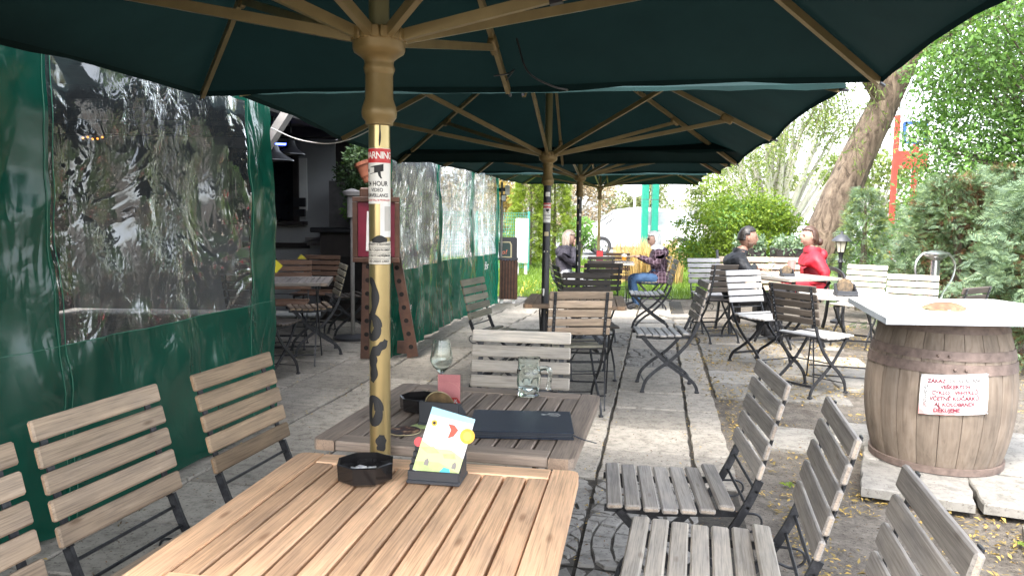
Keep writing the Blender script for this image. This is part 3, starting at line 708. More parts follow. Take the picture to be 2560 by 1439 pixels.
hp = thing('patio_heater', 'thin pale standing heater post with white drum in the terrace', 'heater', (-1.70, 8.0, 0))
MB().lathe([(.022, .05), (.022, 1.35)], 12).build('post', 'greyboard', hp, True); MB().lathe([(.055, 1.3), (.055, 1.52), (.09, 1.53), (.10, 1.57), (.02, 1.6)], 20).build('burner', 'greyboard', hp, True)
MB().lathe([(.2, 0), (.2, .03), (.05, .05), (0, .05)], 24).build('base', 'darkgrey', hp, True)

# ------------------------------------------------------------------ foliage builders (numpy)
def leaf_cloud(rg, clumps, n, size, asp=.45, shell=.55, droop=0.0):
    """clumps: (cx,cy,cz,rx,ry,rz); returns quads of leaves spread through uneven clumps"""
    C = np.array(clumps, float); w = C[:, 3]*C[:, 4]*C[:, 5]; w = w**.75; w /= w.sum()
    k = rg.choice(len(C), n, p=w); d = rg.normal(size=(n, 3)); d /= np.linalg.norm(d, axis=1)[:, None]
    r = rg.uniform(shell**3, 1, n)**(1/3)*(1+rg.normal(0, .06, n))
    P = C[k, :3]+d*C[k, 3:]*r[:, None]
    return leaves_at(rg, P, d, size, asp, droop)
def leaves_at(rg, P, out, size, asp=.45, droop=0.0):
    n = len(P); a = rg.normal(size=(n, 3))+out*.5; a[:, 2] -= droop; a /= np.linalg.norm(a, axis=1)[:, None]
    b = np.cross(a, rg.normal(size=(n, 3))); b /= np.linalg.norm(b, axis=1)[:, None]+1e-9
    L = rg.uniform(size*.6, size*1.35, n)[:, None]
    return np.stack([P, P+a*L*.5-b*L*asp*.5, P+a*L, P+a*L*.5+b*L*asp*.5], 1).reshape(-1, 3)
def clumpset(rs, c, r, n, k, jit=1.0):
    out = []
    for _ in range(n):
        while True:
            d = Vector((rs.uniform(-1, 1), rs.uniform(-1, 1), rs.uniform(-1, 1)))
            if d.length < 1: break
        q = rs.uniform(.6, 1.3)*k
        out.append((c[0]+d.x*r[0]*jit, c[1]+d.y*r[1]*jit, c[2]+d.z*r[2]*jit, q*rs.uniform(.8, 1.3), q*rs.uniform(.8, 1.3), q*rs.uniform(.6, 1.0)))
    return out
def stems(b, rs, base, clumps, r0, every=2, n=5):
    base = Vector(base)
    for i, c in enumerate(clumps):
        if i % every: continue
        e = Vector(c[:3]); m = base+(e-base)*.5+Vector((rs.uniform(-.15, .15), rs.uniform(-.15, .15), .1))*(e-base).length*.4
        b.tube(bezier([base, m, e], 4), [r0*(1-.85*k/8) for k in range(9)], n)
def bush(name, label, cat, base, c, r, nc, kc, nl, size, mat, seed, stem='twig', r0=.03, group=None, asp=.5, shell=.4, mats=None):
    rs = random.Random(seed); rg = np.random.default_rng(seed)
    t = thing(name, label, cat, base, 0, group); cl = clumpset(rs, c, r, nc, kc)
    b = MB(); stems(b, rs, (0, 0, 0), cl, r0, max(1, nc//26)); b.build('trunk', stem, t, True)
    fast_mesh('crown', leaf_cloud(rg, cl, nl, size, asp, shell), 4, mat, t)
    if mats:
        for mt, frac in mats: fast_mesh('crown', leaf_cloud(rg, rs.sample(cl, max(2, len(cl)//3)), int(nl*frac), size, asp, shell*.6), 4, mt, t)
    return t
def sprays(rg, P, D, size, nper=11):
    """flat fan sprays of a conifer: each a fern-like plate of thin blades"""
    out = []
    n = len(P); D = D/np.linalg.norm(D, axis=1)[:, None]
    S = np.cross(D, rg.normal(size=(n, 3))); S /= np.linalg.norm(S, axis=1)[:, None]+1e-9
    L = rg.uniform(size*.6, size*1.4, n)[:, None]
    for k in range(nper):
        t = k/(nper-1); sgn = 1 if k % 2 else -1
        root = P+D*L*t*.8; ln = L*(.5-.32*t); dirv = D*.75+S*sgn*.75
        if k == nper-1: dirv = D*1.0
        tip = root+dirv*ln; wv = np.cross(dirv, np.cross(D, S)); wv /= np.linalg.norm(wv, axis=1)[:, None]+1e-9
        out.append(np.stack([root, root+(tip-root)*.55-wv*ln*.12, tip, root+(tip-root)*.55+wv*ln*.12], 1).reshape(-1, 3))
    return np.concatenate(out)
def conifer(name, label, base, h, rad, n, size, mat, seed, mats=(), fn=None, droop=.35):
    n = int(n*1.9); size *= .72
    rs = random.Random(seed); rg = np.random.default_rng(seed); t = thing(name, label, 'conifer', base)
    MB().tube([(0, 0, 0), (.02, 0, h*.5), (0, 0, h*.96)], [.07, .045, .01], 7).build('trunk', 'twig', t, True)
    def cloud(n, inner):
        z = rg.uniform(0.03, 1, n)**.9; a = rg.uniform(0, 2*np.pi, n)
        rr = rad*(np.clip(1.12-z, 0, 1)**.55)*(1+.22*np.sin(a*5+z*17)+.15*np.sin(a*3-z*31))*(rg.uniform(inner, 1, n)**.5)
        P = np.stack([np.cos(a)*rr, np.sin(a)*rr, z*h], 1)
        D = np.stack([np.cos(a), np.sin(a), rg.normal(.25, .35, n)-droop], 1)+rg.normal(0, .3, (n, 3))
        return P, D
    P, D = cloud(n, .35); fast_mesh('crown', sprays(rg, P, D, size), 4, mat, t)
    for mt, fr, inner, hi in mats:
        P, D = cloud(int(n*fr), inner); P[:, :2] *= hi; fast_mesh('crown', sprays(rg, P, D, size), 4, mt, t)
    return t
# plants on the terrace behind the easel
bush('hanging_plant', 'dark trailing plants massed above the fireplace in the terrace', 'plant', (-1.72, 8.9, 1.05), (0, 0, .62), (.38, .25, .42), 26, .16, 5200, .05, 'ivy', 31, r0=.01)
for q, (x, y, z) in enumerate(((-2.0, 9.5, 1.17), (-1.72, 9.5, 1.17), (-1.45, 9.5, 1.17))):
    t = thing('potted_plant', ['small dark potted plant on the left of the mantel', 'small dark potted plant in the middle of the mantel', 'small dark potted plant on the right of the mantel'][q], 'plant', (x, y, z), 0, 'potted plants on the mantel')
    MB().lathe([(.0, 0), (.05, 0), (.065, .11), (.055, .11), (.05, .09)], 16).build('pot', 'darkgrey', t, True)
    fast_mesh('leaves', leaf_cloud(np.random.default_rng(q), [(0, 0, .2, .12, .12, .12)], 260, .07, .4), 4, 'leaf_green', t)
pt = thing('flower_pot', 'tilted terracotta flower pot with green plant hanging above the easel', 'flower pot', (-1.25, 6.62, 1.62))
MB().lathe([(0, 0), (.05, 0), (.072, .15), (.08, .15), (.08, .18), (.068, .18), (.06, .05)], 20).xf(Matrix.Rotation(-.35, 4, 'Y')).build('pot', 'terracotta', pt, True)
fast_mesh('leaves', leaf_cloud(np.random.default_rng(77), [(-.09, 0, .24, .11, .1, .1), (-.15, 0, .19, .09, .08, .06)], 380, .045, .4), 4, 'ivy', pt)

# ------------------------------------------------------------------ menu easel
es = thing('menu_easel', 'stained wooden easel with maroon menu frame and round holes in its legs', 'easel', (-1.2, 7.0, 0))
def leg(x0, x1, y0, y1):
    p0, p1 = Vector((x0, y0, .01)), Vector((x1, y1, 1.02)); d = (p1-p0).normalized()
    L = MB().tube([p0, p1], 0, flat=(.105, .035), axis=(0, 1, 0)).build('leg', 'redwood', es)
    for k in range(7):
        c = p0+d*(.1+k*.125); an = math.atan2(d.x, d.z)
        MB().add([tuple(c+Vector((.022*math.cos(q*.524), -.0195, .022*math.sin(q*.524)))) for q in range(12)], [tuple(range(11, -1, -1))]).build('round_hole', 'hole', L)
leg(.28, .10, -.02, -.02); leg(-.14, -.12, -.12, -.08); leg(.02, .03, .02, .02)
MB().box((.15, 0, .1), (.3, .03, .12), ch=.004).build('foot_board', 'redwood', es)
MB().box((.06, .1, .5), (.02, .02, .9)).build('back_strut', 'redwood', es)
fr = MB().box((-.045, -.1, 1.20), (.34, .012, .50)).build('menu_board', 'maroon', es)
for c, d in (((-.045, -.11, 1.47), (.43, .035, .045)), ((-.045, -.11, .92), (.43, .035, .045)), ((-.237, -.11, 1.195), (.045, .033, .5)), ((.147, -.11, 1.195), (.045, .033, .5))): MB().box(c, d, ch=.004).build('frame_rail', 'redwood', fr)
MB().box((-.03, -.109, 1.18), (.21, .004, .36), Matrix.Rotation(.03, 3, 'Y')).build('menu_sheet', 'white', fr)
MB().box((-.045, -.1, 1.53), (.3, .03, .09), ch=.01).build('head_board', 'redwood', es)

# ------------------------------------------------------------------ folding slatted chairs
CW = .42
def slat_mesh(name, l, w, t, ch=.005):
    return MB().box((0, 0, 0), (l, w, t), ch=ch).mesh(name, 'wood')
ME_BACK = slat_mesh('back_slat', CW, .0505, .0165, .0045); ME_SEAT = [slat_mesh('seat_slat', .40-.0*k, .0495, .0175) for k in range(1)]
def side_mesh():
    m = {}
    bk = bezier([(0, -.31, .852), (0, -.268, .69), (0, -.232, .548)], 4)
    m['back_strip'] = MB().tube(bk, 0, flat=(.020, .005), axis=(0, -.96, -.25)).mesh('back_strip', 'iron')
    lg = bezier([(0, -.232, .55), (0, -.196, .465), (0, -.14, .37), (0, -.04, .265), (0, .08, .175), (0, .155, .095), (0, .182, .012)], 5)
    m['back_leg'] = MB().tube(lg, 0, flat=(.024, .010), axis=(1, 0, 0)).box((0, .182, .008), (.03, .034, .014), ch=.004).mesh('back_leg', 'iron')
    sg = bezier([(0, .19, .425), (0, .13, .36), (0, .03, .255), (0, -.09, .165), (0, -.19, .10), (0, -.228, .05), (0, -.238, .012)], 5)
    m['seat_leg'] = MB().tube(sg, 0, flat=(.024, .010), axis=(1, 0, 0)).box((0, -.238, .008), (.03, .034, .014), ch=.004).mesh('seat_leg', 'iron')
    m['seat_rail'] = MB().tube([(0, .235, .428), (0, .06, .42), (0, -.17, .432)], 0, flat=(.022, .008), axis=(1, 0, 0)).tube(bezier([(0, -.17, .432), (0, -.235, .43), (0, -.25, .40), (0, -.22, .375), (0, -.18, .385)], 4), .004, 5).mesh('seat_rail', 'iron')
    m['cross_rod'] = MB().tube([(-.185, 0, 0), (.185, 0, 0)], .0048, 6).mesh('cross_rod', 'iron')
    m['cross_bar'] = MB().tube([(-.185, 0, 0), (.185, 0, 0)], 0, flat=(.02, .006), axis=(0, 1, 0)).mesh('cross_bar', 'iron')
    rv = MB()
    for k in range(5):
        for q in (-1, 1): zr = .8305-.0617*k+q*.012; rv.ico((0, -.31+.258*(.852-zr)-.0035, zr), .0034, sub=1)
    m['rivets'] = rv.mesh('rivets', 'steel')
    return m
SM = side_mesh()
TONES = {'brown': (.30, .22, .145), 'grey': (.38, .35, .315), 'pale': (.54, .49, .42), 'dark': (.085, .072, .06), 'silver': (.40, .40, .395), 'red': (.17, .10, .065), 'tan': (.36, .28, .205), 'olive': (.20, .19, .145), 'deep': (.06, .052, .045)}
CHAIRG = 'slatted wooden folding chairs'
def chair(mx, my, fx, fy, tone, label, seat=None, z=None):
    """back-top midpoint (mx,my), facing (fx,fy)"""
    f = Vector((fx, fy, 0)).normalized(); o = Vector((mx, my, 0))+f*.31
    t = thing('folding_chair', label, 'chair', (o.x, o.y, gz(o.y) if z is None else z), math.atan2(f.y, f.x)-math.pi/2, CHAIRG)
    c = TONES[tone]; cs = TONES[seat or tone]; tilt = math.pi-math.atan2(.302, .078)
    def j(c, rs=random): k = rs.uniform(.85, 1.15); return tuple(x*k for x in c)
    for k in range(5):
        s = .022+.0637*k; y, zz = -.31+.078/.302*s*.968+.0125, .852-s*.968
        obj('back_slat', ME_BACK, t, (0, y, zz), (tilt+random.uniform(-.015, .015), random.uniform(-.004, .004), 0), j(c))
    for k in range(7):
        y = -.135+k*.0565; zz = .443+.00006*0+(.012 if k == 0 else 0)+.0055*abs(k-3)*.5
        obj('seat_slat', ME_SEAT[0], t, (0, y, zz), ((k-3)*-.022, random.uniform(-.004, .004), 0), j(cs))
    for s in (-1, 1):
        obj('back_strip', SM['back_strip'], t, (s*.172, .0, 0)); obj('back_leg', SM['back_leg'], t, (s*.180, 0, 0)); obj('seat_leg', SM['seat_leg'], t, (s*.163, 0, 0)); obj('seat_rail', SM['seat_rail'], t, (s*.15, 0, 0))
        obj('rivets', SM['rivets'], t, (s*.172, 0, 0))
    for y, zz in ((-.222, .515), (-.20, .462), (.165, .08), (-.02, .25)): obj('cross_rod', SM['cross_rod'], t, (0, y, zz))
    obj('cross_bar', SM['cross_bar'], t, (0, -.205, .085)).scale = (.86, 1, 1)
    return t
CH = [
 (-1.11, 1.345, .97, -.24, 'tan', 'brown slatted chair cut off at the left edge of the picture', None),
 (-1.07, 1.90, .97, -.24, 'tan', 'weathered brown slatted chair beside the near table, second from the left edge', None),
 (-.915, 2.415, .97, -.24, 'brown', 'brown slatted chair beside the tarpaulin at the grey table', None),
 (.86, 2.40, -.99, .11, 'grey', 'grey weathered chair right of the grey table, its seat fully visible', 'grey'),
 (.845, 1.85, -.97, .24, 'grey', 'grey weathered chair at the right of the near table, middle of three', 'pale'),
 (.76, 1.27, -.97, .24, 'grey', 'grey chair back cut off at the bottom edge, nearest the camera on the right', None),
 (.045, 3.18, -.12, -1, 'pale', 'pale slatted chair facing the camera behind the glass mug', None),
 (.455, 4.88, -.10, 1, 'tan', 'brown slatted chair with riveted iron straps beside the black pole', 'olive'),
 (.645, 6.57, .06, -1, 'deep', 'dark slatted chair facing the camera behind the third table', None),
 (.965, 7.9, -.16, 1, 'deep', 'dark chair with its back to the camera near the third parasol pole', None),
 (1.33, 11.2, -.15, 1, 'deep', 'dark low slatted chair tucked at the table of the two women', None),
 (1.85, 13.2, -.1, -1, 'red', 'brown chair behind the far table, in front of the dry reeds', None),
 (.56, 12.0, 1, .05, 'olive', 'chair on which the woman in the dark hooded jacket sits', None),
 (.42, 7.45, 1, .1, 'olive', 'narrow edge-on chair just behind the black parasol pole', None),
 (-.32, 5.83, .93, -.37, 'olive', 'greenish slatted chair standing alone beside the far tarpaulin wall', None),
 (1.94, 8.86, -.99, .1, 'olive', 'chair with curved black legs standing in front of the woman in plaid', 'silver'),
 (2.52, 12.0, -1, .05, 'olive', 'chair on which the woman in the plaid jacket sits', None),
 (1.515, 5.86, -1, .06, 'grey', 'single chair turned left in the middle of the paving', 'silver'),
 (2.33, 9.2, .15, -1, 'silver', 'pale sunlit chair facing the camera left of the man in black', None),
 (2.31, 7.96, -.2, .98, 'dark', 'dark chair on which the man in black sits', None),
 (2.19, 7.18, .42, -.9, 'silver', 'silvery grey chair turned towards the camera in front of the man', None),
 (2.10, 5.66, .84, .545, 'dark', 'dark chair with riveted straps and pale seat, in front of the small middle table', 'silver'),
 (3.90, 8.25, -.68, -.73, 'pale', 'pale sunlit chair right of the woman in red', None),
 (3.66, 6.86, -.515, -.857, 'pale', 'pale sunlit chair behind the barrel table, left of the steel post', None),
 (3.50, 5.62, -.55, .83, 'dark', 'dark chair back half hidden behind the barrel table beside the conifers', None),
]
for c in CH: chair(*c[:6], seat=c[6])
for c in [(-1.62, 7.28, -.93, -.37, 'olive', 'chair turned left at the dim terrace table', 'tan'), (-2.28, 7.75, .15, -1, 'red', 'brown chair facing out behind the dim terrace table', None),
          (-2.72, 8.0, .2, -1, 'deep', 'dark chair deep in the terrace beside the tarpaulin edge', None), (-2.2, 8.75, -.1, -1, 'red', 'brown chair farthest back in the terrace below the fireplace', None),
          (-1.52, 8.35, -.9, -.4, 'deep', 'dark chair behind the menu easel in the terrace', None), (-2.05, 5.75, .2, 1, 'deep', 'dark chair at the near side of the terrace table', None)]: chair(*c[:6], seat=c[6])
MB().box((0, 0, 0), (.075, .004, .075), Matrix.Rotation(.75, 3, 'Y')).build('yellow_tag', plain('yellow_card', (.7, .6, .04), .6), loc=(-1.84, 5.85, .925), rot=(.1, 0, .2), label='yellow square card with lines beside the tarpaulin edge', cat='card')
MB().add([(-.05, 0, 0), (.05, 0, 0), (-.005, 0, .05), (-.05, .004, 0), (.05, .004, 0), (-.005, .004, .05)], [(0, 1, 2), (3, 5, 4), (0, 3, 4, 1), (1, 4, 5, 2), (2, 5, 3, 0)]).build('yellow_tag', plain('yellow_card2', (.6, .5, .05), .6), loc=(-2.18, 7.79, .865), label='yellow card tip on the back of a terrace chair', cat='card')

# ------------------------------------------------------------------ slatted tables
ME_TS = slat_mesh('table_slat', .576, .0455, .024, .003)
def rail_mesh(l):
    # long side board with two rounded outer corners
    w = .064; r = .022; P = []
    for cx, cy, a0 in ((l/2-r, w/2-r, 0), (-l/2+r, w/2-r, 90)):
        for k in range(5): a = R(a0+k*22.5); P.append((cx+r*math.cos(a), cy+r*math.sin(a)))
    P += [(-l/2, -w/2), (l/2, -w/2)]
    b = MB().prism(P, -.014, .011); b.prism([(x*.996, y*.96+.0006) for x, y in P], .011, .014)
    return b.mesh('side_board', 'wood')
ME_RAIL = rail_mesh(.70); ME_END = MB().box((0, 0, 0), (.568, .062, .027), ch=.003).mesh('end_board', 'wood')
def table(cx, cy, yaw, tone, label, z=.745, sep=True):
    g = gz(cy); t = thing('slatted_table', label, 'table', (cx, cy, g), R(yaw), 'square slatted wooden tables'); c = TONES.get(tone, tone)
    def j(k=.1): q = random.uniform(1-k, 1+k); return tuple(x*q for x in c)
    zt = z-.014
    for s in (-1, 1):
        obj('side_board', ME_RAIL, t, (s*.318, 0, zt), (0, 0, math.pi/2 if s < 0 else -math.pi/2), j())
        obj('end_board', ME_END, t, (0, s*.318, zt+.0005), (0, 0, 0), j())
    n = 11; pitch = .572/n
    for k in range(n): obj('table_slat', ME_TS, t, (-.286+pitch*(k+.5), 0, zt-.0005), (0, 0, math.pi/2), j(.12))
    b = MB().tube([(-.2, -.26, zt-.03), (-.2, .26, zt-.03)], 0, flat=(.025, .008), axis=(1, 0, 0)).tube([(.2, -.26, zt-.03), (.2, .26, zt-.03)], 0, flat=(.025, .008), axis=(1, 0, 0)); b.build('top_frame', 'iron', t)
    for s in (-1, 1):
        MB().tube(bezier([(s*.24, -.28, zt-.03), (s*.24, -.05, .42), (s*.24, .2, .12), (s*.24, .27, .01)], 4), 0, flat=(.028, .01), axis=(1, 0, 0)).build('leg', 'iron', t)
        MB().tube(bezier([(s*.22, .28, zt-.03), (s*.22, .05, .42), (s*.22, -.2, .12), (s*.22, -.27, .01)], 4), 0, flat=(.028, .01), axis=(1, 0, 0)).build('leg', 'iron', t)
    for y, zz in ((.22, .1), (-.22, .1), (0, .36)): MB().tube([(-.23, y, zz), (.23, y, zz)], .007, 6).build('cross_rod', 'iron', t)
    return t
table(-.238, 1.442, -9.5, (.62, .40, .245), 'warm orange teak slatted table nearest the camera')
table(-.112, 2.222, -12, (.28, .225, .18), 'weathered grey brown slatted table with the mug, glass and menu book')
table(.46, 5.40, -6, (.25, .185, .13), 'slatted table behind the black pole, pushed against the riveted chair')
table(1.58, 11.95, -8, (.25, .23, .2), 'far table between the two seated women')
table(2.98, 7.98, 22, (.30, .28, .25), 'table between the man in black and the woman in red')
table(2.72, 6.13, -18, (.36, .34, .31), 'pale sunlit table with a card holder, left of the barrel')
table(-1.98, 6.72, 10, (.2, .18, .16), 'dim terrace table behind the tarpaulin edge')

# ------------------------------------------------------------------ barrel table
B0 = Vector((2.32, 4.02, .062)); BH = .785
def brad(z): return .365-.070*((z-BH*.47)/(BH*.5))**2
br = thing('wooden_barrel', 'old oak barrel with rusty hoops and a white notice on its side', 'barrel', B0)
NS = 22; sm = MB(); V = []; nz = 12; nd = 3
for j in range(nz+1):
    z = BH*j/nz; r = brad(z)
    for ro in (0, -.02):
        for k in range(nd+1):
            an = -math.pi/NS*.972+2*math.pi/NS*.972*k/nd; V.append(((r+ro-.005*(k in (0, nd)))*math.cos(an), (r+ro-.005*(k in (0, nd)))*math.sin(an), z))
W = 2*(nd+1)
F = []
for j in range(nz):
    a, c = j*W, (j+1)*W
    for k in range(nd): F += [(a+k, a+k+1, c+k+1, c+k), (a+nd+1+k+1, a+nd+1+k, c+nd+1+k, c+nd+1+k+1)]
    F += [(a+nd, a+W-1, c+W-1, c+nd), (a+nd+1, a, c, c+nd+1)]
sm.add(V, F)
def stave_mat():
    n = NT('oak_stave'); oi = n.n('ObjectInfo'); g = n.n('NewGeometry'); tc = n.coord('Object', (14, 14, 1.2), oi.outputs['Location'])
    rnd = n.n('CombineXYZ'); n.put(rnd.inputs[2], n.math('MULTIPLY', oi.outputs['Random'], 9.))
    v = n.coord('Object', (20, 20, 1.4), rnd.outputs[0]); gr = n.noise(v, 2.2, 6, .6, .5); bl = n.noise(g.outputs['Position'], 7, 5)
    c = n.ramp(gr, [(.3, (.14, .106, .078)), (.5, (.195, .152, .115)), (.72, (.235, .190, .150))])
    c = n.mix(1, c, n.ramp(bl, [(.3, .75), (.6, 1.05)]), 'MULTIPLY')
    hs = n.n('HueSaturation'); n.put(hs.inputs['Value'], n.math('ADD', n.math('MULTIPLY', oi.outputs['Random'], .28), .86)); n.put(hs.inputs['Color'], c)
    n.set(Base_Color=hs.outputs[0], Roughness=.8); n.bump(gr, .4, .004); return n.m
MAT['stave'] = stave_mat(); STV = sm.mesh('stave', 'stave', True)
for k in range(NS): obj('stave', STV, br, (0, 0, 0), (0, 0, 2*math.pi*(k+.3)/NS))
MB().lathe([(.0, BH-.04), (.28, BH-.04)], 28).build('head', 'stave', br)
def hoop(z0, z1, tilt=0.0, off=.004):
    n = 6; P = [(brad(z0+(z1-z0)*k/n)+off, z0+(z1-z0)*k/n) for k in range(n+1)]
    h = MB().lathe([(P[0][0]-.01, P[0][1])]+P+[(P[-1][0]-.01, P[-1][1])], 48)
    ho = h.build('hoop', 'rust', br, True); a = math.atan2(-4.02, -2.32)+random.uniform(-.5, .3)
    for da in (0, .14): MB().ico(((brad((z0+z1)/2)+off+.002)*math.cos(a+da), (brad((z0+z1)/2)+off+.002)*math.sin(a+da), (z0+z1)/2), .009, sub=1).build('rivet', 'rust', ho, True)
    return ho
hoop(BH-.065, BH-.008); hoop(BH-.195, BH-.15); hoop(BH-.262, BH-.212)
MB().lathe([(.31, -.002), (.325, .0), (.328, .035), (.315, .035)], 48).build('hoop', 'rust', br, True)
# notice on the barrel
aN = math.atan2(-4.02, -2.32)+.20; rN = brad(.41)+.006
SC = .425; SG = MB(); nx, ny = 14, 8; V = []
def bar(x, z, e=0.0):
    x *= .94; z = SC+(z-SC)*.96+.085*x; an = aN+x/rN; r = brad(z)+.006+e+.004*abs(mn.noise((x*14, z*14, 1))); return (r*math.cos(an), r*math.sin(an), z)
for j in range(ny+1):
    for i in range(nx+1): V.append(bar(-.165+.33*i/nx+.003*mn.noise((i*.7, j, 2)), SC-.105+.21*j/ny+.006*i/nx*0-.008*(i/nx-.5)*0))
def notice_mat():
    n = NT('sun_bleached_notice'); v = n.coord('Generated'); sx = n.n('SeparateXYZ'); n.put(sx.inputs[0], v)
    no = n.noise(n.coord('Object'), 16, 3); f = n.math('MULTIPLY', n.ramp(sx.outputs[2], [(.08, .85), (.36, 0.0)]), n.ramp(no, [(.42, 0.0), (.62, .9)]))
    n.set(Base_Color=n.mix(f, (.60, .59, .58), (.60, .16, .15)), Roughness=.6); return n.m
MAT['notice'] = notice_mat()
sg = SG.add(V, [(j*(nx+1)+i, j*(nx+1)+i+1, (j+1)*(nx+1)+i+1, (j+1)*(nx+1)+i) for j in range(ny) for i in range(nx)]).build('paper_notice', 'notice', br, True)
for k, (a, b2) in enumerate((('ZÁKAZ', 'ODKLADÁNÍ'), ('VEŠKERÝCH', ''), ('CYKLO - VEHYKLŮ', ''), ('VČETNĚ KOČÁRKŮ', ''), ('AJ. KOLOBRNDI', ''), ('DĚKUJEME', '☺☺☺'))):
    z = SC+.072-k*.0305; xs = [(a, 0 if not b2 else (-.088 if k == 0 else -.034), 'redink', True)]
    if b2 and k == 0: xs.append((b2, .046, 'paleink', False))
    for s, dx, m, bo in xs:
        Vt, Ft = text2d(s, .0265, .034, 0, .97); MB().add([bar(v[0]+dx, z+v[1], .0025) for v in Vt], Ft).build('lettering', m, sg)
    ul = MB(); q = (-.122, -.054) if k == 0 else (-.085, .085) if k in (2, 3) else (-.065, .085); n = 10
    if k != 1: ul.add([bar(q[0]+(q[1]-q[0])*i/n, z-.0125-.0014*r, .002) for r in (0, 1) for i in range(n+1)], [(i, n+1+i, n+2+i, i+1) for i in range(n)]).build('underline', 'redink', sg)
for k in range(3):
    fc = MB(); c = (.062+k*.019, SC+.072-5*.0305)
    Vr = [bar(c[0]+rr*math.cos(q*.524), c[1]+rr*math.sin(q*.524), .0025) for rr in (.0085, .0066) for q in range(12)]
    fc.add(Vr, [(q, (q+1) % 12, 12+(q+1) % 12, 12+q) for q in range(12)])
    for ex in (-.003, .003): fc.add([bar(c[0]+ex+.0012*math.cos(q*1.05), c[1]+.0022+.0012*math.sin(q*1.05), .0025) for q in range(6)], [tuple(range(6))])
    sm2 = [bar(c[0]+.0045*math.cos(R(200+q*28)), c[1]+.0045*math.sin(R(200+q*28)), .0025) for q in range(6)]+[bar(c[0]+.0034*math.cos(R(200+q*28)), c[1]+.0034*math.sin(R(200+q*28)), .0025) for q in range(6)]
    fc.add(sm2, [(q, q+1, 7+q, 6+q) for q in range(5)]); fc.build('smiley', 'redink', sg)
for sx, m in ((-1, 'ink'), (1, 'paleink')):
    Vt, Ft = text2d('Ty brrrďo!', .026, False, .35); MB().add([bar(sx*.137+v[1], SC+.0-v[0], .0025) for v in Vt], Ft).build('script', m, sg)
for x, z in ((-.16, SC+.1), (.16, SC+.1), (.162, SC-.1)): MB().ico(bar(x, z, .003), .006, sub=1).build('pin', 'steel', sg)
# white table top on the barrel
tp = thing('barrel_table_top', 'white laminate table top lying on the barrel', 'table top', (2.32, 4.02, B0.z+BH))
TP = [(1.79, 3.57), (3.02, 3.55), (2.9, 4.5), (2.02, 4.5)]; TP = [(x-2.32, y-4.02) for x, y in TP]
MB().prism(TP, .002, .030).build('edge_band', 'edge_lam', tp); MB().prism([(x*.998, y*.998) for x, y in TP], .0305, .034).build('top', 'white_lam', tp)
sh = MB(); V = []; n = 22; m = 6
for j in range(m+1):
    for i in range(n):
        a = 2*math.pi*i/n; r = .095*(j/m); q = 1+.07*math.cos(a*9)*(j/m)
        V.append((r*1.15*math.cos(a)*q, r*.85*math.sin(a)*q, .034*(1-(j/m)**2.2)+.004*math.cos(a*9)*(j/m)+.008))
sh.add(V, [(j*n+i, j*n+(i+1) % n, (j+1)*n+(i+1) % n, (j+1)*n+i) for j in range(m) for i in range(n)])
MAT['shell'] = plain('brown_shell', (.14, .075, .035), .5, var=.5, scale=22)
so = sh.build('shell', 'shell', loc=(2.27, 3.93, B0.z+BH+.034), smooth=True, label='brown ribbed shell lying on the white barrel top', cat='shell')
MB().lathe([(.083, 0), (.09, .004), (.088, .009)], 22).xf(Matrix.Diagonal((1.15, .85, 1, 1))).build('rim', 'cream', so, True)

# ------------------------------------------------------------------ things on the tables
TZ = .746
def octo(r0, z): return [(r0*math.cos(R(22.5+45*k)), r0*math.sin(R(22.5+45*k)), z) for k in range(8)]
def ashtray(x, y, rz, label, full):
    t = thing('ashtray', label, 'ashtray', (x, y, TZ), R(rz), 'black octagonal ashtrays')
    rings = [octo(.055, 0), octo(.064, .006), octo(.066, .042), octo(.060, .043), octo(.056, .012), octo(.0, .011)]
    b = MB().add([v for q in rings for v in q], [(i*8+k, i*8+(k+1) % 8, (i+1)*8+(k+1) % 8, (i+1)*8+k) for i in range(5) for k in range(8)]+[tuple(range(7, -1, -1))]); b.build('bowl', 'gloss_black', t)
    if full:
        rs = random.Random(4); a = MB()
        for k in range(60):
            q = rs.uniform(0, 6.3); r = .042*math.sqrt(rs.random()); a.box((r*math.cos(q), r*math.sin(q), .014+rs.uniform(0, .004)), (rs.uniform(.004, .016), rs.uniform(.004, .01), .003), Matrix.Rotation(q*3, 3, 'Z'))
        a.build('ash', plain('grey_ash', (.5, .5, .5), .9, var=.4, scale=60), t)
        for q in range(3): MB().tube([(-.02+q*.014, -.01, .019), (.0+q*.012, .015-q*.008, .021)], .0038, 7).build('cigarette_end', 'white', t)
ashtray(-.325, 1.655, 8, 'black octagonal ashtray with ash on the warm teak table', True)
ashtray(-.275, 2.27, 20, 'black octagonal ashtray on the grey table behind the card holder', False)
CPRINT = plain('coaster_print', (.10, .065, .03), .5, var=.75, scale=40)
